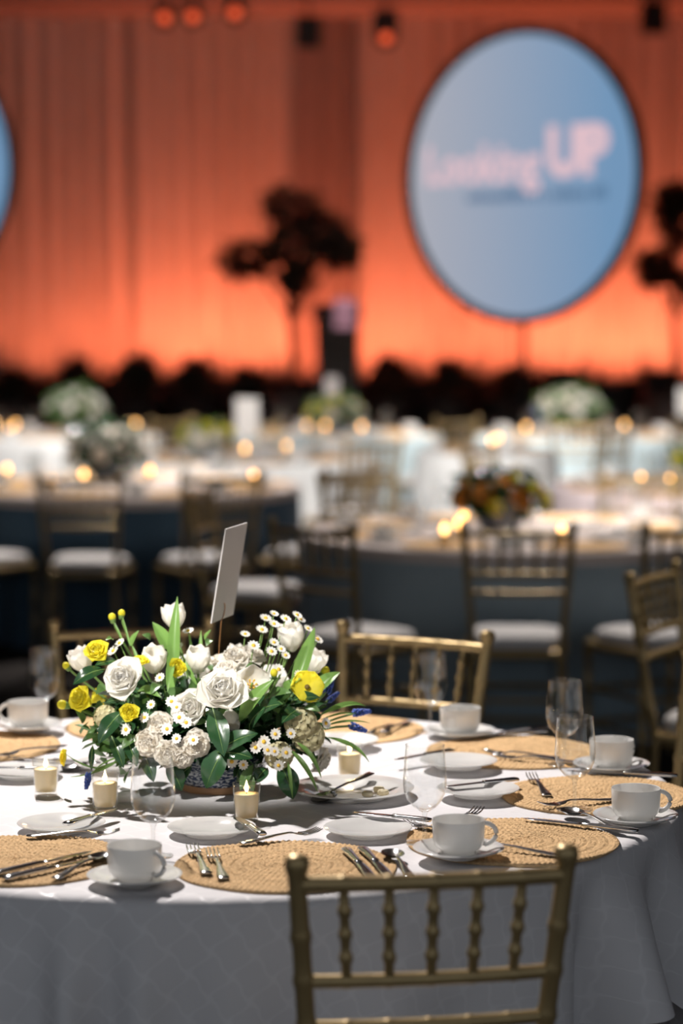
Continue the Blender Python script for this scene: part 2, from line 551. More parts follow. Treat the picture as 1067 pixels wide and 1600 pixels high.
# round screens
def text_mesh(body, size, m, offset=0.0):
    c = bpy.data.curves.new('txt', 'FONT')
    c.body = body
    c.size = size
    c.offset = offset
    c.extrude = 0.003
    o = bpy.data.objects.new('txt', c)
    COL.objects.link(o)
    dg = bpy.context.evaluated_depsgraph_get()
    me = bpy.data.meshes.new_from_object(o.evaluated_get(dg))
    bpy.data.objects.remove(o)
    me.materials.clear()
    me.materials.append(m)
    return me


def round_screen(x, y, z, yaw, label, r=1.145, words=True, stand=True):
    t = thing('projection_screen', (x, y, 0.60), yaw, label, 'screen', 'round projection screens')
    zz = z - 0.60
    rx = Matrix.Translation((0, 0, zz)) @ Matrix.Rotation(PI / 2, 4, 'X')      # lathe axis -> -Y
    MS = ob('screen_face', MB().lathe([(0, 0.0), (r * .5, 0), (r, 0.0)], 72).mesh('screen_face', M['screen']), t, (0, 0, zz), (PI / 2, 0, 0))
    hoop = [(r + .002, -.035), (r + .055, -.035), (r + .06, -.03), (r + .06, .03), (r + .055, .04), (r + .01, .04), (r + .002, .03)]
    ob('hoop', MB().lathe(hoop, 72, close=True).mesh('hoop', M['stage'], True, 40), t, (0, 0, zz), (PI / 2, 0, 0))
    ob('backing', MB().lathe([(0, -.02), (r + .03, -.02)], 72).mesh('backing', M['stage']), t, (0, 0, zz), (PI / 2, 0, 0))
    if stand:
        ob('pole', MB().tube([(0, .06, 0.02), (0, .06, zz)], .03, 10).mesh('pole', M['black']), t)
        ob('foot_plate', MB().box(-.35, .35, -.2, .3, 0, .025).mesh('foot_plate', M['black'], False), t)
    if words:
        ob('lettering', text_mesh('Looking', 0.43, M['letter_pink'], 0.012), t, (-1.00, -.006, zz - 0.03), (PI / 2, 0, 0), (.86, 1, 1))
        ob('lettering', text_mesh('UP', 0.52, M['letter_pink'], 0.03), t, (0.27, -.006, zz + 0.01), (PI / 2, 0, 0), (.92, 1, 1))
        # second line, unreadable in the photograph: a row of small dark strokes
        rnd = random.Random(4)
        sb = MB()
        xx = -0.55
        while xx < 0.86:
            w = rnd.uniform(.02, .045)
            h = rnd.choice((.07, .07, .10))
            sb.box(xx, xx + w, -.005, -.002, zz - .20, zz - .20 + h)
            xx += w + rnd.choice((.018, .018, .018, .018, .05))
        ob('subtitle', sb.mesh('subtitle', M['letter_blue'], False), t)
    return t


round_screen(1.462, 19.9, 2.765, R_(-41), 'round blue projection screen reading Looking UP in front of orange drapes')
round_screen(-3.72, 19.9, 2.884, R_(38), 'round blue screen cut off by the left edge of the picture', words=False)

# hanging stage lamps
lamp_me = [MB().lathe([(0, 0), (.05, 0), (.07, -.05), (.075, -.2), (.085, -.22), (.085, -.27), (.07, -.27), (.07, -.2), (0, -.2)], 16).mesh('can', M['black'], True, 40),
           MB().lathe([(0, -.235), (.045, -.240)], 16).mesh('lens', M['lens_dim']),
           MB().tube([(0, 0, .32), (0, 0, .12), (-.10, 0, .08), (-.10, 0, -.08)], .008, 6).tube([(0, 0, .12), (.10, 0, .08), (.10, 0, -.08)], .008, 6).mesh('yoke', M['black'])]
for x, z, lb in ((0.36, 3.98, 'hanging stage lamp with orange lens left of the round screen'), (-0.86, 4.18, 'hanging stage lamp glowing orange above the stage tree'),
                 (-1.43, 4.14, 'left one of a close pair of hanging orange stage lamps'), (-1.20, 4.15, 'right one of a close pair of hanging orange stage lamps')):
    t = thing('stage_lamp', (x, 20.0, z), 0, lb, 'lamp', 'hanging stage lamps')
    ob('can', lamp_me[0], t, rot=(R_(-62), 0, 0))
    ob('lens', lamp_me[1], t, rot=(R_(-62), 0, 0))
    ob('yoke', lamp_me[2], t)
for x, z, lb in ((0.37, 4.05, 'black loudspeaker hung near the ceiling left of the round screen'), (-0.28, 4.0, 'black loudspeaker hung near the ceiling above the narrow dark drape'), (2.62, 4.12, 'black loudspeaker hung near the ceiling at upper right')):
    t = thing('hanging_loudspeaker', (x, 20.6, z), 0, lb, 'speaker', 'hanging loudspeakers')
    ob('cabinet', MB().box(-.10, .10, -.1, .1, -.13, .13).mesh('cabinet', M['black'], False), t)
    ob('grille', MB().box(-.09, .09, -.11, -.1, -.12, .12).mesh('grille', M['stage'], False), t)
    ob('bracket', MB().tube([(0, 0, .13), (0, 0, 4.3 - z)], .012, 6).mesh('bracket', M['black']), t)


# ------------------------------------------------------------------ chiavari chair
def ringed(p0, p1, r, rings, n=10, bead=1.45, bw=0.009):
    """straight turned bar with raised rings at the given fractions"""
    p0, p1 = Vector(p0), Vector(p1)
    L = (p1 - p0).length
    ts = {0.0: r, 1.0: r}
    for t in rings:
        for d, k in ((-1.6, 1.0), (-.8, bead * .92), (0, bead), (.8, bead * .92), (1.6, 1.0)):
            tt = t + d * bw / L
            if 0 <= tt <= 1:
                ts[tt] = r * k
    ks = sorted(ts)
    return [p0.lerp(p1, t) for t in ks], [ts[t] for t in ks]


def chair_meshes():
    out = []
    g = M['gold']

    def back_x(z):
        return 0.158 + 0.040 * max(0, (z - .43)) / .49

    def back_y(z):
        return -0.175 - 0.075 * max(0, (z - .43)) / .49
    for s in (-1, 1):
        b = MB()
        p, r = ringed((s * .168, -.195, 0), (s * .158, -.175, .43), .0132, (.30, .62, .97), bead=1.2)
        b.tube(p, r, 12)
        p, r = ringed((s * .158, -.175, .43), (s * back_x(.90), back_y(.90), .90), .0137, (.20, .51, .66, .80), bead=1.2)
        b.tube(p, r, 12)
        tp = (s * back_x(.90), back_y(.90), .895)
        b.lathe([(0, 0), (.0137, 0), (.0150, .008), (.0175, .012), (.0185, .022), (.0165, .030), (.009, .034), (0, .035)], 14, Matrix.Translation(tp))
        out.append(('back_post', b.mesh('back_post', g, True, 50), g))
    for s in (-1, 1):
        p, r = ringed((s * .180, .175, 0), (s * .182, .178, .435), .013, (.30, .62, .93))
        out.append(('leg', MB().tube(p, r, 12).mesh('leg', g, True, 50), g))
    # seat frame
    fr = MB()
    for a, c in (((-.182, .178), (.182, .178)), ((.182, .178), (.158, -.175)), ((.158, -.175), (-.158, -.175)), ((-.158, -.175), (-.182, .178))):
        fr.tube([(a[0], a[1], .438), (c[0], c[1], .438)], .019, 8, flat=1.05)
    fr.add([(-.17, .17, .45), (.17, .17, .45), (.15, -.17, .45), (-.15, -.17, .45)], [(0, 3, 2, 1)])
    out.append(('seat_frame', fr.mesh('seat_frame', g, True, 50), g))
    # cushion: rounded trapezoid pad

    def pad(u, v):
        a = 2 * PI * u
        ca, sa = math.cos(a), math.sin(a)
        e = 0.42
        x = math.copysign(abs(ca) ** e, ca)
        y = math.copysign(abs(sa) ** e, sa)
        prof = [(0.0, .455), (.97, .455), (1.0, .462), (1.015, .475), (1.0, .490), (.93, .502), (.75, .510), (.4, .515), (0, .516)]
        k, z = prof[round(v * 8)]
        yy = y * .175 * k
        wx = .170 + .018 * (yy / .175)
        return (x * wx * k, yy, z)
    out.append(('cushion', MB().grid(pad, 40, 9, True).mesh('cushion', M['cushion']), None))

    def rail(z, r, rings, bow):
        w = back_x(z)
        pts, rad = ringed((-w, 0, 0), (w, 0, 0), r, rings, bw=.005, bead=1.14)
        pts = [Vector((q.x, back_y(z) - bow * (1 - (q.x / w) ** 2), z)) for q in pts]
        # extra samples so the rail can bow smoothly
        P, Q = [], []
        for i in range(len(pts) - 1):
            P.append(pts[i])
            Q.append(rad[i])
        P.append(pts[-1])
        Q.append(rad[-1])
        return MB().tube(P, Q, 10)
    fr5 = [(i + 1) / 6 for i in range(5)]
    out.append(('top_rail', rail(.885, .0125, fr5, .014).mesh('top_rail', g, True, 50), g))
    out.append(('lower_rail', rail(.738, .0105, fr5, .014).mesh('lower_rail', g, True, 50), g))
    out.append(('bottom_rail', rail(.668, .0100, fr5, .014).mesh('bottom_rail', g, True, 50), g))
    for k in range(5):
        u = (k + 1) / 6 * 2 - 1
        p, r = ringed((u * back_x(.735), back_y(.735) - .014 * (1 - u * u), .735), (u * back_x(.885), back_y(.885) - .014 * (1 - u * u), .883), .0074, (.26, .50, .74), 10, 1.45, .0062)
        out.append(('spindle', MB().tube(p, r, 10).mesh('spindle', g, True, 50), g))
    for z in (.14, .27):
        for a, c in (((-.180, .176), (.180, .176)), ((.181, .176), (.164, -.185)), ((.164, -.185), (-.164, -.185)), ((-.164, -.185), (-.181, .176))):
            p, r = ringed((a[0], a[1], z), (c[0], c[1], z), .0085, (.25, .5, .75), 8, 1.4, .006)
            out.append(('stretcher', MB().tube(p, r, 8).mesh('stretcher', g, True, 50), g))
    return out


CH = chair_meshes()
# far chairs, too blurred to show their bars singly: frame and cushion
far_fr = MB()
for nm, me, g in CH:
    if g is not None and nm != 'stretcher':
        far_fr.add([v.co[:] for v in me.vertices], [tuple(p.vertices) for p in me.polygons])
FAR_FRAME = far_fr.mesh('frame', M['gold'], True, 50)
FAR_CUSH = [m for n_, m, g in CH if n_ == 'cushion'][0]


def chair(x, y, face, label, group=None, near=True):
    """face = direction (dx, dy) the sitter looks"""
    rz = math.atan2(face[1], face[0]) - PI / 2
    t = thing('chiavari_chair', (x, y, 0), rz, label, 'chair', group)
    if near:
        for nm, me, g in CH:
            ob(nm, me, t)
    else:
        ob('frame', FAR_FRAME, t)
        ob('cushion', FAR_CUSH, t)
    return t


def chair_from_back(bx, by, face, label, group=None, near=True):
    """place a chair by the middle of its top rail"""
    f = Vector((face[0], face[1])).normalized()
    return chair(bx + f.x * .25, by + f.y * .25, f, label, group, near)


G0 = 'chairs at the flower-decked front table'
chair_from_back(0.131, 3.395, (-.166, .986), 'gold chiavari chair in the foreground with its back to the camera', G0)
chair_from_back(0.178, 5.84, (-.47, -.88), 'gold chiavari chair behind the front table right of the flowers', G0)
chair_from_back(-.525, 6.01, (.226, -.974), 'gold chiavari chair behind the front table half hidden by the flowers', G0)
chair_from_back(0.905, 5.350, (-.84, -.54), 'gold chiavari chair cut by the right edge beside the front table', G0)


# ------------------------------------------------------------------ main table
def cloth_mesh(R, zt, Lfun, fold, m, na=220, name='tablecloth'):
    """cloth over a round top: flat, rolled over the edge, hanging in folds; UV = flat cloth coordinates"""
    b = MB()
    uvs = []
    rb = 0.022
    flat = [0.0, R * .35, R * .7, R * .9, R * .97, R - rb]
    nb = 5
    nd = 16
    rows = []
    for i in range(na):
        th = 2 * PI * i / na
        Lt = Lfun(th)
        col = []
        for s in flat:
            col.append((s, zt, s))
        for k in range(1, nb + 1):
            a = PI / 2 * k / nb
            col.append((R - rb + rb * math.sin(a) + .004, zt - rb * (1 - math.cos(a)), R - rb + rb * a))
        s0 = R - rb + rb * PI / 2
        drop = max(.05, Lt - s0)
        for k in range(1, nd + 1):
            d = drop * k / nd
            off = fold(th, d, drop)
            col.append((R + .004 + off, zt - rb - d * .985, s0 + d))
        rows.append(col)
    m_ = len(rows[0])
    for j in range(m_):
        for i in range(na):
            th = 2 * PI * i / na
            r, z, s = rows[i][j]
            b.v.append((r * math.cos(th), r * math.sin(th), z))
            uvs.append((s * math.cos(th), s * math.sin(th)))
    for j in range(m_ - 1):
        for i in range(na):
            i2 = (i + 1) % na
            b.f.append((j * na + i, j * na + i2, (j + 1) * na + i2, (j + 1) * na + i)[::-1])
    me = b.mesh(name, m)
    ul = me.uv_layers.new(name='UVMap')
    for lp in me.loops:
        ul.data[lp.index].uv = uvs[lp.vertex_index]
    return me


RT = 0.90


def L_main(th):
    a = th - R_(-30)
    L = min(1.17 / max(abs(math.cos(a)), abs(math.sin(a))), 1.56)
    x = abs(adiff(th, R_(-4)))
    if x < R_(22):
        L = max(L, 1.17 + .2 * min(1, (R_(22) - x) / R_(8)))
    x = abs(adiff(th, R_(70)))                    # gathered up above the seats at the back
    k = min(1, max(0, (R_(60) - x) / R_(12)))
    return L * (1 - k) + min(L, 1.12) * k


def adiff(a, b):
    return (a - b + PI) % (2 * PI) - PI


# (angle, half width in degrees, depth per metre of drop)
FOLDS = [(-72, 14, -.11), (-42.5, 2.6, -.34), (-36, 4.2, .24), (-28, 3.5, -.22), (-21, 4, .22), (-13, 4, -.18), (-49, 5, .10), (-60, 5, -.09), (-69, 5, .08), (-78, 5, -.08), (-85, 4, .06), (-91, 3.5, -.10), (-95, 2.5, .10),
         (-98.5, 2.2, -.20), (-102, 2.0, .18), (-106, 2.2, -.10), (-110, 2.5, .14), (-115, 2.5, -.22), (-121, 4, .16)]


def fold_main(th, d, drop):
    deg = math.degrees(th)
    o = .012 * min(1, d / .1) + .05 * d
    for a, w, k in FOLDS:
        x = adiff(th, R_(a)) / R_(w)
        if abs(x) < 3:
            o += k * d * math.exp(-x * x)
    x = adiff(th, R_(55))
    if abs(x) < 2.2:
        o += .07 * d * math.sin(17 * th) * min(1, (2.2 - abs(x)) * 2)
    return max(o, -.03)


tab = thing('banquet_table', (TC[0], TC[1], 0), 0, 'round banquet table under the white patterned cloth in front', 'table')
ob('table_top', MB().lathe([(0, .722), (RT - .012, .722), (RT - .004, .73), (RT - .004, .75), (RT - .012, .756), (0, .756)], 64).mesh('table_top', M['wood'], True, 40), tab)
for k in range(4):
    a = PI / 4 + k * PI / 2
    ob('leg', MB().tube([(.60 * math.cos(a), .60 * math.sin(a), .722), (.66 * math.cos(a), .66 * math.sin(a), 0)], .016, 8).mesh('leg', M['black']), tab)
tc_o = ob('tablecloth', cloth_mesh(RT, TZ, L_main, fold_main, M['cloth'], 540), None, (TC[0], TC[1], 0))
tag(tc_o, 'white trellis-patterned damask cloth draped over the round front table', 'tablecloth')


# ------------------------------------------------------------------ tableware meshes
def placemat_mesh(seed=1):
    rnd = random.Random(seed)
    Rm = .186
    pitch = .0093
    nr = int(Rm / pitch)
    na = 900
    b = MB()
    nper = 4
    m_ = nr * nper + 2
    wob = [rnd.uniform(0, 6.28) for _ in range(6)]

    def fn(u, v):
        th = 2 * PI * u
        if v >= 1:
            edge = 1
        r = .002 + v * (Rm - .002)
        rr = r + pitch * u                                   # spiral coil
        k = rr / pitch
        fr = k - math.floor(k)
        ridge = abs(math.sin(PI * fr)) ** .6
        strand = .5 + .5 * math.sin(th * round((k - fr + .5) * pitch / .0105 * 2 * PI) + 3.6 * (fr - .5) * (1 if int(k) % 2 else -1))
        z = .0030 + .0013 * ridge + .0024 * strand * (.55 + .45 * ridge) * (.8 + .2 * math.sin(5 * th + 2.1 * int(k)))
        z += .0009 * math.sin(3 * th + wob[0]) * v + .0006 * math.sin(7 * th + wob[1]) * v
        e = 1 + .006 * math.sin(5 * th + wob[2]) + .005 * math.sin(9 * th + wob[3])
        return (r * e * math.cos(th), r * e * math.sin(th), z)
    b.grid(fn, na, m_, True)
    n0 = len(b.v) - na
    ring = b.v[n0:n0 + na]
    k = len(b.v)
    for x, y, z in ring:
        b.v.append((x * 1.008, y * 1.008, .0028))
    for x, y, z in ring:
        b.v.append((x, y, 0.0))
    for q in range(2):
        s0 = n0 if q == 0 else k
        s1 = k if q == 0 else k + na
        for i in range(na):
            i2 = (i + 1) % na
            b.f.append((s0 + i, s0 + i2, s1 + i2, s1 + i))
    return b.mesh('placemat', M['jute'])


MAT_ME = [placemat_mesh(1), placemat_mesh(5)]
CUP_BODY = MB().lathe([(0, .004), (.024, .004), (.0255, 0), (.0285, 0), (.029, .005), (.036, .0085), (.0415, .015), (.0438, .024), (.0445, .040), (.0452, .0575), (.0446, .0590),
                       (.0434, .0585), (.0425, .045), (.0415, .024), (.038, .015), (.030, .0105), (0, .009)], 40).mesh('body', M['china'], True, 60)
hp = []
for i in range(13):
    a = -1.25 + 2.55 * i / 12
    hp.append((.0425 + .0265 * math.cos(a) - .0035, 0, .0325 + .0195 * math.sin(a)))
CUP_HANDLE = MB().tube([(.0405, 0, .0165)] + hp + [(.0425, 0, .0495)], .0042, 10, flat=1.0).mesh('handle', M['china'])
SAUCER = MB().lathe([(0, .0035), (.026, .0035), (.028, 0), (.033, 0), (.034, .003), (.050, .006), (.066, .0125), (.0775, .0165), (.0782, .0175), (.0772, .0185), (.064, .0150), (.048, .0095), (.033, .0072), (.031, .0085), (.0295, .0062), (0, .0060)], 48).mesh('saucer', M['china'], True, 60)
PLATE = MB().lathe([(0, .003), (.040, .003), (.042, 0), (.047, 0), (.048, .003), (.056, .007), (.0785, .0135), (.0795, .0145), (.0785, .0155), (.056, .0095), (.050, .0060), (0, .0055)], 48).mesh('plate', M['china'], True, 60)
BIGPLATE = MB().lathe([(0, .004), (.062, .004), (.064, 0), (.071, 0), (.073, .004), (.085, .009), (.1185, .0165), (.1200, .018), (.1185, .0192), (.085, .0125), (.074, .0080), (0, .0075)], 56).mesh('plate', M['china'], True, 60)

GL_BOWL = MB().lathe([(.0045, .056), (.010, .0585), (.021, .066), (.0305, .077), (.0362, .090), (.0384, .104), (.0380, .120), (.0362, .145), (.0339, .1718), (.0345, .1732), (.0343, .1746), (.0333, .1752), (.0323, .1744), (.0324, .1728), (.0330, .1715), (.0352, .145), (.0370, .120), (.0374, .104), (.0352, .091), (.0298, .0785), (.0205, .068), (.010, .0615), (0, .060)], 40).mesh('bowl', M['glass'])
GL_STEM = MB().lathe([(.0065, .003), (.0045, .010), (.0036, .025), (.0036, .042), (.0045, .052), (.0062, .0575), (0, .0600)], 20).mesh('stem', M['stemglass'])
GL_FOOT = MB().lathe([(0, 0), (.034, 0), (.0345, .0010), (.034, .0020), (.020, .0032), (.008, .0052), (0, .006)], 36).mesh('foot', M['glass'])

VOT = MB().lathe([(0, 0), (.0205, 0), (.0222, .002), (.0235, .020), (.0258, .0690), (.0252, .0702), (.0245, .0690), (.0222, .022), (.0205, .0070), (0, .0065)], 32).mesh('cup', M['votive'])
WAX = MB().lathe([(0, .0085), (.0195, .0085), (.0212, .024), (.0228, .0500), (.0220, .0520), (.012, .0505), (0, .0500)], 28).mesh('wax', M['wax'])
WICK = MB().tube([(0, 0, .050), (.0004, 0, .0565)], .0007, 6).mesh('wick', M['wick'])
FLM = MB().lathe([(0, .0535), (.0020, .0545), (.0034, .0575), (.0036, .0610), (.0028, .0665), (.0014, .0720), (0, .0765)], 12).mesh('flame', M['flame'])
FLM_FAR = MB().lathe([(0, .050), (.0095, .056), (.0125, .066), (.0100, .078), (.0040, .088), (0, .092)], 12).mesh('flame', M['flame_far'])


def prof_bar(stations, n=10):
    """bar along +Y: stations (y, halfwidth, halfthick, z)"""
    b = MB()
    v = []
    for y, w, t, z in stations:
        for i in range(n):
            a = 2 * PI * i / n
            v.append((w * math.cos(a), y, z + t * math.sin(a)))
    f = []
    for j in range(len(stations) - 1):
        for i in range(n):
            i2 = (i + 1) % n
            f.append((j * n + i, (j + 1) * n + i, (j + 1) * n + i2, j * n + i2))
    f.append(tuple(range(n)))
    f.append(tuple((len(stations) - 1) * n + i for i in range(n))[::-1])
    return b.add(v, f)


def fork_mesh(L):
    k = L / .19
    b = prof_bar([(-.095 * k, .004, .001, .002), (-.093 * k, .0095, .0022, .0022), (-.080 * k, .0105, .0022, .0024), (-.050 * k, .0075, .0020, .004), (-.010 * k, .0042, .0020, .0075), (.020 * k, .0032, .0019, .0085), (.030 * k, .0045, .0017, .0075), (.036 * k, .0095, .0013, .0055), (.046 * k, .0115, .0012, .0040), (.052 * k, .0118, .0011, .0037)])
    for q in (-1.5, -.5, .5, 1.5):
        x = q * .0064
        b.tube([(x, .050 * k, .0037), (x * 1.02, .066 * k, .0035), (x * 1.04, .082 * k, .0058), (x * 1.0, .095 * k, .0098)], [.0019, .0017, .0015, .0008], 6)
    return b.mesh('fork', M['steel'])


def spoon_mesh(L):
    k = L / .18
    b = prof_bar([(-.09 * k, .004, .001, .002), (-.088 * k, .009, .0022, .0022), (-.076 * k, .0098, .0022, .0024), (-.048 * k, .007, .0020, .004), (-.010 * k, .0038, .0020, .0085), (.025 * k, .0030, .0019, .0100), (.038 * k, .0045, .0016, .0085)])

    def fn(u, v):
        a = 2 * PI * u
        rr = v
        x = .0195 * k * rr * math.cos(a)
        y = (.063 + .030 * rr * math.sin(a)) * k
        z = .0085 - .0075 * (1 - rr ** 2.2)
        return (x, y, z)
    b.grid(fn, 24, 7, True)

    def fn2(u, v):
        x, y, z = fn(u, v)
        return (x * 1.02, y, z - .0012)
    b.grid(fn2, 24, 7, True)
    return b.mesh('spoon', M['steel'])


def knife_meshes(L):
    k = L / .22
    h = prof_bar([(-.11 * k, .004, .002, .004), (-.108 * k, .0085, .0036, .004), (-.095 * k, .0095, .0042, .0045), (-.06 * k, .0080, .0040, .0045), (-.02 * k, .0066, .0036, .0045), (-.006 * k, .0078, .0036, .0045), (-.003 * k, .0050, .003, .0045)])
    b = prof_bar([(-.006 * k, .0050, .0018, .0045), (.006 * k, .0080, .0012, .0042), (.05 * k, .0092, .0009, .0036), (.085 * k, .0090, .0007, .0030), (.102 * k, .0060, .0006, .0028), (.110 * k, .0012, .0004, .0028)])
    return h.mesh('handle', M['steel']), b.mesh('blade', M['steel'])


FORK = fork_mesh(.195)
FORK_S = fork_mesh(.165)
SPOON = spoon_mesh(.180)
SPOON_L = spoon_mesh(.200)
KNIFE = knife_meshes(.225)
KNIFE_S = knife_meshes(.160)

# settings: seat angle, placemat centre, wording
SET = [
    ('front left', 'at the front left setting', (-.55, 4.05), -116),
    ('front', 'at the setting before the foreground chair', (-.095, 4.003), -77.7),
    ('front right', 'at the front right setting', (.300, 4.195), -40.9),
    ('right', 'at the rightmost setting', (.492, 4.600), -5.5),
    ('back right', 'at the back right setting', (.365, 5.050), 31.3),
    ('back', 'at the back setting near the far gold chair', (-.005, 5.330), 69.5),
    ('hidden', 'at the back setting behind the flowers', (-.43, 5.355), 105),
    ('back left', 'at the back left setting', (-.79, 5.12), 141),
]
MATS_POS = []
for i, (nm, ph, (x, y), a) in enumerate(SET):
    o = ob('placemat', MAT_ME[i % 2], None, (x, y, TZ + .0005), (0, 0, R_(a + 40 * i)))
    tag(o, 'round braided jute placemat ' + ph, 'placemat', 'jute placemats on the front table')
    MATS_POS.append((x, y))


def lift(x, y, r=0.0):
    for (mx_, my) in MATS_POS:
        if math.hypot(x - mx_, y - my) < .186 + r * .9:
            return TZ + .0078
    return TZ + .001


def put_cup(x, y, ang, ph):
    z = lift(x, y, .033)
    s = ob('saucer', SAUCER, None, (x, y, z))
    tag(s, 'white china saucer under the coffee cup ' + ph, 'saucer', 'saucers on the front table')
    t = thing('coffee_cup', (x, y, z + .0068), R_(ang), 'white china coffee cup standing empty ' + ph, 'cup', 'coffee cups on the front table')
    ob('body', CUP_BODY, t)
    ob('handle', CUP_HANDLE, t)


for x, y, ang, ph in ((-.338, 3.885, -38, SET[0][1]), (.199, 4.050, 8, SET[1][1]), (.537, 4.352, 10, SET[2][1]), (.548, 4.850, 42, SET[3][1]), (.260, 5.240, 88, SET[4][1]), (-.692, 5.280, 172, SET[6][1])):
    put_cup(x, y, ang, ph)


def put_glass(x, y, ph):
    t = thing('wine_glass', (x, y, lift(x, y, .034)), random.uniform(0, 6), 'clear empty stemmed wine glass ' + ph, 'glass', 'wine glasses on the front table')
    ob('bowl', GL_BOWL, t)
    ob('stem', GL_STEM, t)
    ob('foot', GL_FOOT, t)


for x, y, ph in ((-.323, 4.085, SET[0][1]), (.145, 4.155, SET[1][1]), (.434, 4.440, SET[2][1]), (.455, 4.885, SET[3][1]), (.195, 5.270, SET[4][1]), (-.668, 5.395, SET[6][1])):
    put_glass(x, y, ph)

PL = [(-.505, 4.295, SET[0][1]), (-.232, 4.262, SET[1][1]), (.047, 4.256, SET[2][1]), (.262, 4.575, SET[3][1]), (.238, 4.862, SET[4][1]), (.00, 5.10, SET[5][1]), (-.640, 4.790, SET[7][1])]
for x, y, ph in PL:
    o = ob('bread_plate', PLATE, None, (x, y, lift(x, y, .058)))
    tag(o, 'small white china bread plate ' + ph, 'plate', 'bread plates on the front table')


def flat(kind, x, y, ang, label, z=None, tilt=0.0, grp='cutlery on the front table'):
    """ang = direction handle end -> tip, degrees"""
    if z is None:
        z = lift(x, y, .05) + .0005
    rot = Euler((tilt, 0, R_(ang) - PI / 2), 'XYZ')
    if kind in ('knife', 'butter_knife'):
        t = ob(kind, None, None, (x, y, z), rot)
        t.empty_display_size = .03
        tag(t, label, 'knife', grp)
        me = KNIFE if kind == 'knife' else KNIFE_S
        ob('handle', me[0], t)
        ob('blade', me[1], t)
    else:
        me = {'fork': FORK, 'dessert_fork': FORK_S, 'spoon': SPOON, 'serving_spoon': SPOON_L}[kind]
        t = ob(kind, me, None, (x, y, z), rot)
        tag(t, label, 'fork' if 'fork' in kind else 'spoon', grp)
    return t


zp = TZ + .018            # resting on a bread plate rim
# front left setting
flat('knife', -.500, 3.995, 50, 'steel dinner knife lying farther in ' + SET[0][1])
flat('knife', -.476, 3.960, 48, 'steel dinner knife lying nearer the table edge ' + SET[0][1])
flat('spoon', -.432, 3.968, 66, 'steel teaspoon beside the knives ' + SET[0][1])
flat('dessert_fork', -.475, 4.215, 6, 'steel dessert fork laid crosswise above the placemat ' + SET[0][1])
flat('butter_knife', -.452, 4.318, 60, 'butter knife across the bread plate ' + SET[0][1], zp)
flat('fork', -.655, 4.190, 72, 'steel fork with tines raised at the left edge ' + SET[0][1])
# front setting
flat('fork', -.240, 4.015, 101, 'outer steel dinner fork on the left ' + SET[1][1])
flat('fork', -.207, 3.980, 99, 'inner steel dinner fork on the left ' + SET[1][1])
flat('dessert_fork', -.108, 4.190, 33, 'steel dessert fork laid crosswise above the placemat ' + SET[1][1])
flat('butter_knife', -.165, 4.240, 110, 'butter knife across the bread plate ' + SET[1][1], zp)
flat('knife', .030, 3.985, -78, 'steel dinner knife on the left of the pair ' + SET[1][1])
flat('knife', .058, 3.995, -78, 'steel dinner knife on the right of the pair ' + SET[1][1])
flat('spoon', .098, 3.985, 100, 'steel teaspoon right of the knives ' + SET[1][1])
# front right setting
flat('butter_knife', .090, 4.318, 152, 'butter knife across the bread plate ' + SET[2][1], zp)
flat('fork', .175, 4.232, 125, 'outer steel dinner fork on the left ' + SET[2][1])
flat('dessert_fork', .222, 4.345, 66, 'steel dessert fork with tines up above the placemat ' + SET[2][1])
flat('fork', .290, 4.100, 150, 'inner steel dinner fork behind the cup ' + SET[2][1])
flat('knife', .430, 4.293, 150, 'steel dinner knife across the right of the placemat ' + SET[2][1])
flat('spoon', .455, 4.336, 118, 'dark-bowled steel teaspoon beside the knife ' + SET[2][1])
# right setting
flat('butter_knife', .272, 4.622, -155, 'butter knife across the bread plate ' + SET[3][1], zp + .001)
flat('fork', .385, 4.655, 95, 'steel dinner fork with bright tines ' + SET[3][1])
flat('dessert_fork', .445, 4.490, 205, 'steel fork lying low on the placemat ' + SET[3][1])
flat('knife', .560, 4.775, 165, 'steel dinner knife at the back of the placemat ' + SET[3][1])
# back right setting
flat('dessert_fork', .375, 4.975, 158, 'outer steel fork crossing the placemat ' + SET[4][1])
flat('fork', .405, 4.925, 160, 'inner steel fork crossing the placemat ' + SET[4][1])
flat('butter_knife', .170, 4.920, -140, 'butter knife across the bread plate ' + SET[4][1], zp)
flat('knife', .352, 5.215, -158, 'steel dinner knife at the back edge ' + SET[4][1])
flat('spoon', .385, 5.245, 25, 'steel teaspoon behind the knife ' + SET[4][1])
# back setting
flat('fork', .115, 5.295, -112, 'left steel fork on the placemat ' + SET[5][1])
flat('dessert_fork', .080, 5.270, -112, 'right steel fork on the placemat ' + SET[5][1])
# back left setting
flat('fork', -.655, 5.02, 225, 'steel fork on the placemat edge ' + SET[7][1])
flat('knife', -.60, 4.945, 160, 'steel knife lying between placemat and bread plate ' + SET[7][1])
flat('butter_knife', -.645, 4.775, 170, 'butter knife across the bread plate ' + SET[7][1], zp)

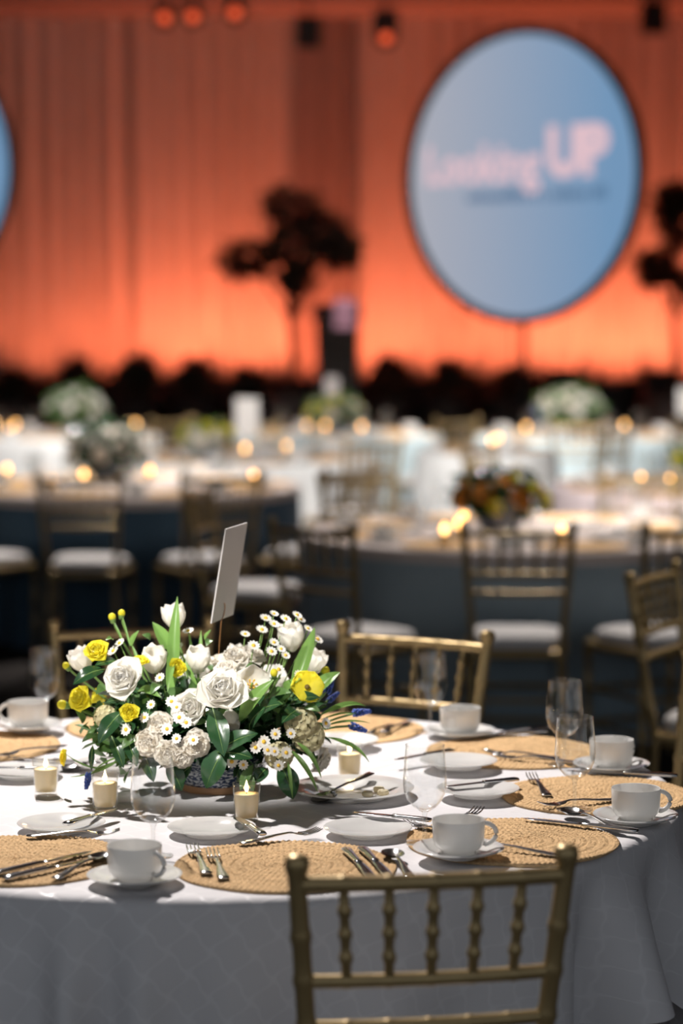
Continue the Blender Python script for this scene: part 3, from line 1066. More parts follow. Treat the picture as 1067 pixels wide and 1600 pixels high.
# serving plates with spoons
for x, y, a, ph, sgn in ((.020, 4.600, -123, 'in the shadow right of the flower bowl', 1), (-.465, 4.875, -160, 'behind the candles left of the flower bowl', -1)):
    o = ob('serving_plate', BIGPLATE if sgn > 0 else PLATE, None, (x, y, TZ + .001))
    tag(o, ('larger' if sgn > 0 else 'small') + ' white china plate ' + ph, 'plate', 'serving plates on the front table')
    flat('serving_spoon', x - .015, y + .005, a, 'steel serving spoon lying on the plate ' + ph, TZ + .013, R_(-8))
BUT = MB().grid(lambda u, v: ((.011 * math.cos(2 * PI * u) * [0, .8, 1, 1, .8, 0][round(v * 5)]), .011 * math.sin(2 * PI * u) * [0, .8, 1, 1, .8, 0][round(v * 5)], [0, 0, .002, .007, .009, .009][round(v * 5)]), 20, 6, True).mesh('butter_pat', M['wax'])
for i, (dx, dy, w) in enumerate(((.03, -.045, 'nearest the rim'), (.06, -.03, 'farther right'), (.052, .0, 'farthest back'))):
    o = ob('butter_pat', BUT, None, (.020 + dx, 4.600 + dy, TZ + .0095), (0, 0, i))
    tag(o, 'round butter pat on the shaded serving plate, ' + w, 'butter', 'butter pats')


# candles
def votive(x, y, z, lab_h, lab_c, gh, gc, far=False, light=True):
    h = ob('votive_holder', VOT, None, (x, y, z))
    tag(h, lab_h, 'candle holder', gh)
    t = thing('votive_candle', (x, y, z), random.uniform(0, 6), lab_c, 'candle', gc)
    ob('wax', WAX, t)
    if not far:
        ob('wick', WICK, t)
    ob('flame', FLM_FAR if far else FLM, t)
    if light and not far:
        l = bpy.data.lights.new('candle_glow', 'POINT')
        l.energy = .10
        l.color = (1, .62, .25)
        l.shadow_soft_size = .006
        lo = ob('candle_glow', l, t, (0, 0, .064))


for x, y, w in ((-.174, 4.372, 'in front of the flower bowl'), (-.443, 4.470, 'left of the front left wine glass'), (-.571, 4.610, 'farthest left near the bread plates'), (.016, 4.770, 'behind the shaded serving plate')):
    votive(x, y, TZ + .001, 'clear glass votive holder ' + w, 'lit ivory votive candle in glass ' + w, 'votive holders on the front table', 'votive candles on the front table')

# ------------------------------------------------------------------ flowers
def petal(L, W, ph0, ph1, cup=0.5, ruffle=0.0, tip=0.6, nu=7, nv=7, seed=0, base=0.25, back=0.0):
    """one petal rising along +Z from the origin and opening towards +Y"""
    rnd = random.Random(seed)
    p = [rnd.uniform(0, 6.28) for _ in range(3)]
    path = []
    y = z = 0.0
    for j in range(nv):
        t = j / (nv - 1)
        path.append((y, z, ph0 + (ph1 - ph0) * t))
        a = ph0 + (ph1 - ph0) * (t + .5 / (nv - 1))
        y += math.sin(a) * L / (nv - 1)
        z += math.cos(a) * L / (nv - 1)

    def fn(u, v):
        j = round(v * (nv - 1))
        yy, zz, a = path[j]
        q = 2 * u - 1
        w = W * (base + (1 - base) * math.sin(PI * min(1, v * .5 / tip) ** .9) if v < tip else 1.0) if v < tip else W * math.sqrt(max(0, 1 - ((v - tip) / (1.0001 - tip)) ** 2)) * .94 + W * .06
        x = q * w
        c = cup * w * (q * q)
        ny, nz = -math.cos(a), math.sin(a)           # inward normal
        r = ruffle * v * v * math.sin(7 * q + p[0]) + ruffle * .6 * v * math.sin(11 * q + p[1])
        d = c + r - back * max(0, v - .7) ** 2
        return (x, yy + ny * d, zz + nz * d)
    return MB().grid(fn, nu, nv)


def rotz(a):
    return Matrix.Rotation(a, 4, 'Z')


def joined(parts):
    b = MB()
    for q, mx in parts:
        b.add(q.v, q.f, mx)
    return b


def ball(r, rz=1.0, n=12, z=0.0):
    return MB().lathe([(max(1e-5, r * math.sin(PI * k / 8)), z - r * rz * math.cos(PI * k / 8)) for k in range(9)], n)


ROSE_P = []          # (mesh, rotation matrix)
for k in range(24):
    t = k / 23
    L = .030 + .020 * t
    Wp = .012 + .018 * t
    pm = petal(L, Wp, -.05 + .95 * t, -.25 + 1.35 * t ** 1.4, .95 - .55 * t, .0015 + .0015 * t, .62, 9, 8, k, .35, .02 * t)
    ROSE_P.append((pm.mesh('petal', M['petal_white']), rotz(k * 2.3999) @ Matrix.Translation((0, .0015 + .004 * t, .012 - .012 * t))))
ROSE_C = joined([(ball(.011, 1.5), Matrix.Translation((0, 0, .010))), (MB().lathe([(0, -.006), (.009, -.004), (.011, .002), (.008, .008)], 10), Matrix.Identity(4))]).mesh('heart', M['petal_white'])
TUL_P = [petal(.058, .0225, .95, -.28, .62, .001, .58, 9, 9, k, .45).mesh('petal', M['petal_white']) for k in range(3)]
TULO_P = [petal(.052, .0225, 1.15, .35, .42, .001, .6, 9, 8, k + 5, .4).mesh('petal', M['petal_white']) for k in range(3)]
TUL_C = joined([(ball(.0042, 2.0), Matrix.Translation((0, 0, .010)))] + [(MB().tube([(0, 0, .002), (.007, 0, .012), (.009, 0, .022)], [.0010, .0010, .0020], 6), rotz(k * PI / 3)) for k in range(6)]).mesh('stamens', M['pollen'])
RAN_P = joined([(petal(.012 + .012 * k / 25, .008 + .006 * k / 25, .1 + 1.25 * k / 25, -.2 + 1.5 * k / 25, .5, .0016, .6, 6, 5, k, .5), rotz(k * 2.4) @ Matrix.Translation((0, .001, 0))) for k in range(26)]).mesh('petals', M['petal_yellow'])
RAN_C = ball(.0042, 1.0, 10, .006).mesh('eye', M['eye'])
BUT_P = [petal(.027, .0165, 1.35, .95, .18, .0022, .62, 8, 6, k + 40, .35).mesh('petal', M['petal_yellow']) for k in range(3)]
BUD = joined([(ball(.0095, 1.05), Matrix.Identity(4)), (petal(.012, .006, 1.2, -.6, .4, 0, .6, 4, 4), Matrix.Translation((0, 0, -.008)))]).mesh('bud', M['petal_yellow'])
CAR_P = joined([(petal(.020 + .014 * k / 33, .011 + .006 * k / 33, .0 + 1.45 * k / 33, .15 + 1.75 * (k / 33), .35, .0034, .62, 8, 6, k, .35), rotz(k * 2.4)) for k in range(34)])
CAR_ME = [CAR_P.mesh('petals', M['petal_cream']), CAR_P.mesh('petals', M['petal_white'])]
CALYX = MB().lathe([(0, -.012), (.006, -.010), (.008, .0), (.006, .006), (0, .008)], 8).mesh('calyx', M['stem'])
hy = []
for k in range(46):
    rr = random.Random(k)
    th = k * 2.4
    cz = 1 - 1.35 * (k + .5) / 46
    sr = math.sqrt(max(0, 1 - cz * cz))
    d = Vector((sr * math.cos(th), sr * math.sin(th), cz))
    q = d.to_track_quat('Z', 'Y').to_matrix().to_4x4()
    for j in range(4):
        hy.append((petal(.0095, .0058, 1.35, 1.1, .2, .0006, .6, 4, 4, k + j, .4), Matrix.Translation(d * .028) @ q @ rotz(j * PI / 2 + rr.uniform(0, 1))))
HYD_ME = joined(hy).mesh('florets', M['petal_green'])
DAI_P = joined([(petal(.0098, .0024, 1.50, 1.30, .1, .0002, .7, 3, 5, k, .45), rotz(k * 2 * PI / 11) @ Matrix.Translation((0, .0022, 0))) for k in range(11)]).mesh('petals', M['petal_daisy'])
DAI_C = MB().lathe([(.0036, -.001), (.0036, .001), (.0029, .0026), (.0015, .0035), (0, .0038)], 10).mesh('disc', M['pollen'])
mu = []
for k in range(34):
    zz = k / 34 * .034
    r = .0062 * (1 - (k / 34) ** 2 * .75)
    mu.append((ball(.0027, 1.2, 6), Matrix.Translation((r * math.cos(k * 2.4), r * math.sin(k * 2.4), zz))))
MUS_ME = joined(mu).mesh('florets', M['blue'])


def orient(d, roll=0.0):
    return (Vector(d).to_track_quat('Z', 'Y').to_matrix() @ Matrix.Rotation(roll, 3, 'Z')).to_euler()


ARR = thing('flower_arrangement', (TC[0], TC[1], TZ + .001), 0, 'low arrangement of white, yellow and blue flowers in a blue brushed bowl', 'flowers')
bw = ob('bowl', MB().lathe([(.070, .012), (.082, .020), (.094, .040), (.099, .062), (.100, .074), (.098, .076), (.095, .073), (.090, .045), (.075, .026), (0, .022)], 48).mesh('bowl', M['bowl']), ARR)
tag(bw, 'blue ceramic bowl with white brush strokes')
ob('foot_ring', MB().lathe([(0, .004), (.060, .004), (.062, 0), (.072, 0), (.0735, .006), (.072, .013), (.060, .014)], 48).mesh('foot_ring', M['foot'], True, 50), bw)
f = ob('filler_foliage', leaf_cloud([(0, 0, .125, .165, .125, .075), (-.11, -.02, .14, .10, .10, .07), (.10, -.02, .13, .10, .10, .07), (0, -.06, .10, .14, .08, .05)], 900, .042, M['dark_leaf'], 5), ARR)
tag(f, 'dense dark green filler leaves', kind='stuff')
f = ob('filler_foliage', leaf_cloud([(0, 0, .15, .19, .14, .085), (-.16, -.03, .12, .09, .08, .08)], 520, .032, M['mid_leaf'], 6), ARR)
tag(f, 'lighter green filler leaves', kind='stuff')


def stem_to(o, p, d, L=None):
    """curved stem from the flower's base back into the bowl, in arrangement space"""
    p = Vector(p)
    root = Vector((p.x * .25, p.y * .25 + .01, .07))
    mid = p - Vector(d).normalized() * .045
    pts = []
    for k in range(7):
        t = k / 6
        pts.append(p * (1 - t) ** 2 + mid * 2 * t * (1 - t) + root * t * t)
    return MB().tube(pts, .0024, 6).mesh('stem', M['stem'])


def flower(kind, p, size, d):
    p = Vector(p)
    if d is None:
        d = (p - Vector((0, .02, .10))).normalized() + Vector((0, -.45, .25))
    d = Vector(d).normalized()
    rnd = random.Random(int((p.x * 7 + p.z * 13) * 1000))
    rot = orient(d, rnd.uniform(0, 6.28))
    if kind == 'rose':
        c = ob('rose', ROSE_C, ARR, p, rot, size)
        for me, mx in ROSE_P:
            q = ob('petal', me, c)
            q.matrix_local = mx
        tag(c, 'full white garden rose')
    elif kind in ('tulip', 'tulip_open'):
        c = ob('tulip', TUL_C, ARR, p - d * .024 * size, rot, size)
        P_ = TUL_P if kind == 'tulip' else TULO_P
        for k in range(6):
            q = ob('petal', P_[k % 3], c)
            q.matrix_local = rotz(k * PI / 3) @ Matrix.Translation((0, .002 + .001 * (k % 2), 0))
        ob('stem', stem_to(c, p, d), ARR)
        tag(c, 'white open tulip with yellow stamens' if kind == 'tulip_open' else 'white tulip')
    elif kind == 'ranunculus':
        c = ob('ranunculus', RAN_C, ARR, p, rot, size)
        ob('petals', RAN_P, c)
        tag(c, 'ruffled bright yellow blossom')
    elif kind == 'buttercup':
        c = ob('buttercup', RAN_C, ARR, p, rot, size)
        for k in range(6):
            q = ob('petal', BUT_P[k % 3], c)
            q.matrix_local = rotz(k * PI / 3) @ Matrix.Translation((0, .001, .001 * (k % 2)))
        tag(c, 'open yellow blossom')
    elif kind == 'bud':
        c = ob('bud', BUD, ARR, p, rot, size)
        ob('calyx', CALYX, c, (0, 0, -.006))
        ob('stem', stem_to(c, p, d), ARR)
    elif kind == 'carnation':
        c = ob('carnation', CALYX, ARR, p - d * .012, rot, size)
        ob('petals', CAR_ME[0], c)
        tag(c, 'ruffled cream blossom')
    elif kind == 'hydrangea':
        c = ob('hydrangea', CALYX, ARR, p - d * .018, rot, size)
        ob('florets', HYD_ME, c)
        tag(c, 'greenish cream floret cluster')
    elif kind == 'daisy':
        c = ob('daisy', DAI_C, ARR, p, rot, size)
        ob('petals', DAI_P, c)
        if p.z > .22:
            ob('stem', MB().tube([p, p - d * .03 - Vector((0, 0, .02)), (p.x * .7, p.y * .7 + .01, p.z * .62)], .0011, 5).mesh('stem', M['stem']), ARR)
    elif kind == 'muscari':
        c = ob('grape_hyacinth', MUS_ME, ARR, p - d * .015, rot, size)
        tag(c, 'small deep blue flower spike')
        ob('stem', stem_to(c, p, d), ARR)


def leaf(kind, p0, p1, w, bend):
    p0, p1 = Vector(p0), Vector(p1)
    d = p1 - p0
    L = d.length
    d.normalize()
    face = Vector((0, -.75, .66))
    side = d.cross(face)
    if side.length < .05:
        side = Vector((1, 0, 0))
    side.normalize()
    nrm = side.cross(d).normalized()
    tip = {'dark': .48, 'tulip': .42, 'grass': .35, 'mid': .45}[kind]
    nv = 12

    def fn(u, v):
        q = 2 * u - 1
        ww = w * (math.sin(PI / 2 * min(1, v / tip)) ** .75 if v < tip else math.cos(PI / 2 * (v - tip) / (1 - tip)) ** .8)
        ww = max(ww, .0004)
        fold = {'dark': .22, 'tulip': .5, 'grass': .4, 'mid': .25}[kind] * abs(q) * ww
        wav = .05 * ww * math.sin(9 * v + 3 * q)
        return tuple(p0 + d * (L * v) + side * (q * ww) + nrm * (bend * 4 * v * (1 - v) + fold + wav))
    me = MB().grid(fn, 7, nv).mesh('leaf', M[{'dark': 'dark_leaf', 'tulip': 'tulip_leaf', 'grass': 'tulip_leaf', 'mid': 'mid_leaf'}[kind]])
    o = ob('leaf' if kind != 'grass' else 'grass_blade', me, ARR)
    if kind == 'dark':
        mr = MB().tube([p0 + d * (L * v) + nrm * (bend * 4 * v * (1 - v) + .0004) for v in (0, .2, .4, .6, .8, .95)], [.0012, .0011, .0009, .0007, .0005, .0003], 5).mesh('midrib', M['stem'])
        ob('midrib', mr, o)


# flowers in the bowl: kind, place in the bowl's frame (m), size, facing
FLOWERS = [
    ('rose', (0.0171, -0.15, 0.2028), 1.12, (0, -0.7, 0.55)),
    ('rose', (-0.1623, -0.105, 0.2227), 1.00, (-0.35, -0.75, 0.45)),
    ('rose', (-0.0385, -0.115, 0.1749), 0.85, (-0.2, -0.8, 0.3)),
    ('tulip', (-0.0854, 0.03, 0.3308), 1.00, (-0.15, -0.1, 1)),
    ('tulip', (-0.1203, -0.045, 0.2557), 1.08, (0.15, -0.45, 0.9)),
    ('tulip', (-0.0358, -0.03, 0.2535), 1.05, (0.1, -0.3, 1)),
    ('tulip', (0.1452, -0.01, 0.2958), 1.12, (-0.1, -0.25, 1)),
    ('tulip_open', (0.0741, -0.15, 0.2297), 0.95, (0.15, -0.85, 0.35)),
    ('tulip', (-0.2638, 0.0, 0.2491), 1.00, (-0.4, -0.2, 0.8)),
    ('tulip', (0.187, 0.03, 0.2396), 1.05, (0.3, -0.2, 0.9)),
    ('tulip', (0.0315, -0.125, 0.1593), 0.80, (0.1, -0.5, -0.6)),
    ('ranunculus', (-0.2263, -0.06, 0.2741), 1.20, (-0.2, -0.6, 0.6)),
    ('ranunculus', (-0.2539, -0.075, 0.1869), 1.25, (-0.5, -0.7, 0.3)),
    ('ranunculus', (-0.1571, -0.155, 0.1743), 0.88, (0, -0.9, 0.3)),
    ('ranunculus', (-0.1438, -0.075, 0.2552), 0.90, (0, -0.4, 0.9)),
    ('ranunculus', (-0.0744, -0.065, 0.2475), 0.85, (0.2, -0.8, 0.2)),
    ('ranunculus', (-0.2875, -0.07, 0.0738), 0.78, (-0.9, -0.4, 0.1)),
    ('buttercup', (0.1765, -0.115, 0.2156), 1.25, (0.15, -0.85, 0.4)),
    ('bud', (-0.2963, -0.06, 0.1744), 1.00, (-0.8, -0.3, 0.2)),
    ('bud', (-0.2062, 0.02, 0.3347), 0.80, (-0.2, 0, 1)),
    ('bud', (-0.1883, 0.03, 0.341), 0.75, (0.1, 0, 1)),
    ('bud', (0.1145, -0.12, 0.2459), 0.80, (0, -0.5, 0.8)),
    ('bud', (0.2111, 0.0, 0.2315), 0.90, (0.5, -0.2, 0.8)),
    ('bud', (-0.2939, -0.01, 0.243), 0.75, (-0.6, -0.2, 0.8)),
    ('carnation', (-0.124, -0.15, 0.1158), 0.95, (-0.2, -0.9, 0.1)),
    ('carnation', (-0.0854, -0.165, 0.0977), 0.90, (0, -0.9, 0)),
    ('carnation', (-0.1031, -0.15, 0.1538), 0.80, (-0.1, -0.9, 0.3)),
    ('carnation', (-0.0306, -0.17, 0.117), 0.90, (0.1, -0.9, 0)),
    ('carnation', (-0.0564, -0.165, 0.0879), 0.75, (0.1, -0.8, -0.2)),
    ('carnation', (0.0374, -0.055, 0.2697), 0.95, (0, -0.5, 0.9)),
    ('carnation', (0.0686, -0.03, 0.2711), 0.95, (0.2, -0.4, 0.9)),
    ('carnation', (0.0205, -0.09, 0.2525), 0.80, (-0.1, -0.6, 0.7)),
    ('hydrangea', (0.1717, -0.125, 0.1495), 1.00, (0.3, -0.8, 0.2)),
    ('hydrangea', (0.1898, -0.11, 0.1197), 1.00, (0.5, -0.7, 0)),
    ('hydrangea', (0.1259, -0.15, 0.0826), 0.85, (0.1, -0.8, -0.3)),
    ('carnation', (0.2102, -0.06, 0.0631), 0.85, (0.8, -0.4, -0.3)),
    ('hydrangea', (-0.0455, -0.1, 0.1724), 0.80, (-0.1, -0.8, 0.3)),
    ('hydrangea', (-0.2218, -0.09, 0.1558), 0.70, (-0.5, -0.7, 0.1)),
    ('carnation', (0.0064, 0.02, 0.2538), 0.80, (0, -0.2, 1)),
    ('rose', (-0.0571, 0.13, 0.1962), 1.00, (-0.2, 0.8, 0.5)),
    ('rose', (0.0974, 0.12, 0.1784), 0.90, (0.3, 0.8, 0.4)),
    ('carnation', (0.0049, 0.17, 0.1246), 1.00, (0, 0.9, 0.2)),
    ('carnation', (-0.1603, 0.13, 0.1443), 0.90, (-0.5, 0.8, 0.2)),
    ('tulip', (0.0352, 0.08, 0.2424), 1.00, (0.1, 0.4, 0.9)),
    ('ranunculus', (0.1615, 0.12, 0.1459), 1.00, (0.6, 0.7, 0.2)),
    ('carnation', (0.1486, 0.12, 0.094), 0.90, (0.5, 0.7, -0.1)),
    ('ranunculus', (-0.2344, 0.1, 0.1622), 1.00, (-0.7, 0.6, 0.2)),
    ('muscari', (0.2813, 0.02, 0.146), 1.00, (0.9, 0, 0.1)),
    ('muscari', (0.2736, -0.02, 0.1224), 1.00, (0.9, -0.2, -0.3)),
    ('muscari', (0.2185, 0.03, 0.1964), 1.10, (0.3, 0, 0.8)),
    ('muscari', (-0.2429, -0.11, 0.0354), 0.90, (-0.2, -0.1, -1)),
    ('muscari', (0.2285, 0.04, 0.1745), 0.80, (0.6, 0, 0.5)),
    ('daisy', (0.1114, 0.0, 0.3435), 0.85, None),
    ('daisy', (0.134, -0.01, 0.3348), 1.06, None),
    ('daisy', (0.1561, 0.01, 0.3397), 0.97, None),
    ('daisy', (0.1776, -0.01, 0.3159), 0.88, None),
    ('daisy', (0.0882, -0.02, 0.3148), 1.09, None),
    ('daisy', (0.1122, -0.03, 0.3273), 1.00, None),
    ('daisy', (0.0559, -0.02, 0.306), 0.91, None),
    ('daisy', (0.0738, -0.07, 0.2905), 1.12, None),
    ('daisy', (0.1085, -0.08, 0.2807), 1.03, None),
    ('daisy', (0.1129, -0.06, 0.2953), 0.94, None),
    ('daisy', (0.1267, -0.07, 0.2843), 0.85, None),
    ('daisy', (0.1229, -0.115, 0.2513), 1.06, None),
    ('daisy', (0.1618, -0.11, 0.2395), 0.97, None),
    ('daisy', (0.1354, -0.075, 0.2726), 0.88, None),
    ('daisy', (0.1961, 0.01, 0.2918), 1.09, None),
    ('daisy', (0.1179, -0.165, 0.1356), 1.00, None),
    ('daisy', (0.1466, -0.15, 0.1342), 0.91, None),
    ('daisy', (0.0963, -0.17, 0.1219), 1.12, None),
    ('daisy', (0.0807, -0.175, 0.1118), 1.03, None),
    ('daisy', (0.1036, -0.175, 0.1069), 0.94, None),
    ('daisy', (0.117, -0.18, 0.1054), 0.85, None),
    ('daisy', (0.1384, -0.165, 0.1002), 1.06, None),
    ('daisy', (0.1241, -0.175, 0.0776), 0.97, None),
    ('daisy', (0.0575, -0.17, 0.0778), 0.88, None),
    ('daisy', (0.0355, -0.165, 0.083), 1.09, None),
    ('daisy', (0.213, -0.1, 0.1451), 1.00, None),
    ('daisy', (-0.069, -0.15, 0.1844), 0.91, None),
    ('daisy', (-0.0639, -0.155, 0.1657), 1.12, None),
    ('daisy', (-0.0503, -0.16, 0.1568), 1.03, None),
    ('daisy', (-0.1297, -0.15, 0.1648), 0.94, None),
    ('daisy', (-0.1198, -0.12, 0.1844), 0.85, None),
    ('daisy', (-0.0863, -0.165, 0.1454), 1.06, None),
    ('daisy', (-0.0356, -0.185, 0.1282), 0.97, None),
    ('daisy', (-0.068, -0.17, 0.128), 0.88, None),
    ('daisy', (-0.165, -0.15, 0.1416), 1.09, None),
    ('daisy', (-0.0566, 0.01, 0.3082), 1.00, None),
    ('daisy', (-0.0742, -0.01, 0.2808), 0.91, None),
    ('daisy', (-0.2005, -0.02, 0.2734), 1.12, None),
    ('daisy', (-0.1888, -0.01, 0.287), 1.03, None),
    ('daisy', (-0.1062, -0.07, 0.2284), 0.94, None),
    ('daisy', (-0.0056, -0.16, 0.1531), 0.85, None),
    ('daisy', (-0.08, -0.13, 0.1922), 1.06, None),
    ('daisy', (-0.0533, -0.13, 0.1897), 0.97, None),
    ('daisy', (0.1634, 0.02, 0.3296), 0.88, None),
    ('daisy', (0.0954, -0.01, 0.336), 1.09, None),
    ('daisy', (0.127, -0.03, 0.3149), 1.00, None),
]
# leaves: kind, foot, tip, half width, bend
LEAVES = [
    ('dark', (-0.0011, -0.15, 0.1832), (0.0227, -0.2, 0.0994), 0.021, 0.01),
    ('dark', (0.0087, -0.16, 0.0992), (0.0858, -0.18, 0.1395), 0.019, 0.012),
    ('dark', (0.0228, -0.15, 0.1072), (-0.0134, -0.16, 0.0305), 0.024, 0.012),
    ('dark', (0.0147, -0.16, 0.0968), (0.0764, -0.19, 0.0938), 0.018, 0.01),
    ('dark', (0.1266, -0.13, 0.0739), (0.151, -0.14, 0.0055), 0.021, 0.012),
    ('dark', (-0.212, -0.07, 0.2445), (-0.2716, -0.09, 0.2178), 0.015, 0.012),
    ('dark', (-0.1736, -0.12, 0.1708), (-0.2164, -0.16, 0.1164), 0.018, 0.012),
    ('dark', (-0.1867, -0.05, 0.254), (-0.2296, -0.09, 0.255), 0.011, 0.008),
    ('dark', (-0.1959, -0.12, 0.1239), (-0.1704, -0.15, 0.0679), 0.012, 0.008),
    ('dark', (-0.1691, -0.12, 0.1239), (-0.1449, -0.15, 0.0703), 0.013, 0.008),
    ('dark', (-0.0888, -0.12, 0.0745), (-0.0615, -0.13, 0.0195), 0.017, 0.01),
    ('dark', (-0.0424, -0.12, 0.0683), (-0.0776, -0.11, 0.0205), 0.016, 0.01),
    ('dark', (-0.1664, -0.09, 0.1806), (-0.2054, -0.13, 0.1897), 0.012, 0.01),
    ('dark', (0.0801, -0.12, 0.1609), (0.1302, -0.17, 0.1939), 0.018, 0.01),
    ('dark', (0.0678, -0.12, 0.1363), (0.0997, -0.16, 0.1861), 0.018, 0.01),
    ('dark', (0.1432, -0.1, 0.1823), (0.2023, -0.14, 0.2012), 0.014, 0.01),
    ('dark', (0.1652, -0.1, 0.1699), (0.1299, -0.16, 0.1555), 0.015, 0.01),
    ('dark', (-0.1343, -0.1, 0.0831), (-0.1151, -0.13, 0.0368), 0.014, 0.01),
    ('dark', (0.1021, -0.13, 0.064), (0.0784, -0.15, 0.0371), 0.014, 0.008),
    ('dark', (-0.118, -0.08, 0.1914), (-0.132, -0.14, 0.1275), 0.014, 0.01),
    ('dark', (0.0737, -0.12, 0.0559), (0.0435, -0.13, 0.0368), 0.015, 0.01),
    ('dark', (-0.2336, -0.1, 0.1017), (-0.2343, -0.12, 0.0572), 0.006, 0.01),
    ('tulip', (-0.085, -0.06, 0.1882), (-0.0761, -0.01, 0.3786), 0.0125, 0.012),
    ('tulip', (-0.0947, -0.02, 0.2759), (-0.1234, -0.03, 0.3311), 0.0135, 0.008),
    ('tulip', (0.1477, -0.08, 0.2038), (0.1918, -0.05, 0.3238), 0.0145, -0.01),
    ('tulip', (0.0492, -0.14, 0.1545), (0.1154, -0.155, 0.2378), 0.0145, 0.012),
    ('tulip', (0.189, -0.04, 0.1912), (0.2399, -0.03, 0.2335), 0.0135, 0.008),
    ('tulip', (-0.0667, -0.03, 0.2686), (-0.0324, -0.09, 0.2153), 0.005, -0.012),
    ('tulip', (-0.0828, -0.05, 0.2615), (-0.0887, -0.11, 0.2086), 0.008, 0.01),
    ('tulip', (0.1346, -0.1, 0.2009), (0.1656, -0.12, 0.2348), 0.01, 0.01),
    ('tulip', (-0.0306, -0.1, 0.2132), (-0.0528, -0.14, 0.1644), 0.01, 0.01),
    ('tulip', (-0.1486, -0.08, 0.2038), (-0.0995, -0.13, 0.1995), 0.01, 0.01),
    ('tulip', (-0.1664, -0.01, 0.2808), (-0.1504, -0.02, 0.3135), 0.006, 0.006),
    ('tulip', (-0.2015, -0.02, 0.2947), (-0.2132, -0.04, 0.2975), 0.005, 0.004),
    ('grass', (0.2014, -0.04, 0.1498), (0.2914, 0.02, 0.1574), 0.006, 0.02),
    ('grass', (0.2114, -0.05, 0.1315), (0.2984, -0.03, 0.133), 0.0028, 0.012),
    ('grass', (0.2165, -0.07, 0.1125), (0.297, -0.05, 0.0587), 0.005, 0.02),
    ('grass', (0.1585, -0.14, 0.1152), (0.2048, -0.16, 0.0502), 0.005, 0.025),
    ('grass', (0.1465, -0.15, 0.1023), (0.1976, -0.17, 0.0252), 0.005, 0.022),
    ('grass', (0.1416, -0.15, 0.0802), (0.1504, -0.17, 0.0141), 0.0035, 0.01),
    ('grass', (-0.2094, -0.1, 0.0583), (-0.2912, -0.08, 0.0844), 0.0022, -0.02),
    ('grass', (-0.1785, -0.1, 0.0769), (-0.2748, -0.12, 0.0448), 0.003, -0.015),
    ('grass', (-0.2309, -0.06, 0.1694), (-0.2964, -0.06, 0.1719), 0.002, 0.004),
    ('grass', (-0.1583, -0.12, 0.0868), (-0.2392, -0.11, 0.0428), 0.002, 0.02),
    ('grass', (-0.1798, 0.0, 0.2794), (-0.205, 0.02, 0.3296), 0.0022, 0.004),
    ('grass', (-0.1698, 0.0, 0.2794), (-0.1871, 0.03, 0.3359), 0.0022, 0.004),
    ('grass', (-0.1395, -0.04, 0.2225), (-0.1664, -0.01, 0.287), 0.004, 0.004),
    ('grass', (-0.0488, 0.0, 0.2542), (-0.0542, 0.01, 0.3032), 0.003, 0.004),
    ('grass', (-0.0325, 0.0, 0.2542), (-0.0322, 0.02, 0.3081), 0.004, 0.004),
    ('grass', (0.2014, -0.04, 0.141), (0.2763, 0.02, 0.1421), 0.0022, 0.01),
    ('grass', (-0.0242, 0.01, 0.2906), (-0.011, 0.0, 0.3121), 0.004, 0.004),
    ('mid', (0.1043, -0.11, 0.1963), (0.1479, -0.15, 0.2126), 0.011, 0.008),
    ('mid', (-0.2049, -0.07, 0.2085), (-0.2245, -0.12, 0.2041), 0.011, 0.008),
    ('mid', (-0.1459, -0.12, 0.1239), (-0.1738, -0.15, 0.1047), 0.011, 0.008),
    ('mid', (0.0748, -0.15, 0.074), (0.0508, -0.16, 0.0268), 0.01, 0.006),
    ('mid', (0.0663, -0.15, 0.0617), (0.075, -0.16, 0.0207), 0.008, 0.006),
    ('mid', (-0.2559, -0.06, 0.1382), (-0.2683, -0.08, 0.1666), 0.008, 0.008),
    ('mid', (-0.2293, -0.08, 0.1168), (-0.2544, -0.1, 0.1079), 0.007, 0.008),
    ('mid', (-0.1055, -0.08, 0.2163), (-0.1189, -0.13, 0.2057), 0.01, 0.008),
    ('mid', (-0.0072, -0.08, 0.21), (-0.0162, -0.14, 0.195), 0.01, 0.008),
    ('mid', (0.1105, -0.11, 0.221), (0.0874, -0.15, 0.2028), 0.01, 0.008),
    ('mid', (0.1528, -0.09, 0.2054), (0.1413, -0.12, 0.2324), 0.008, 0.006),
    ('mid', (0.1715, -0.11, 0.1778), (0.2023, -0.14, 0.1742), 0.009, 0.006),
    ('mid', (-0.1298, 0.0, 0.2919), (-0.1451, -0.01, 0.3034), 0.007, 0.006),
    ('mid', (-0.0122, 0.02, 0.2892), (-0.0212, 0.0, 0.2794), 0.007, 0.006),
]
for a in FLOWERS:
    flower(*a)
for a in LEAVES:
    leaf(*a)


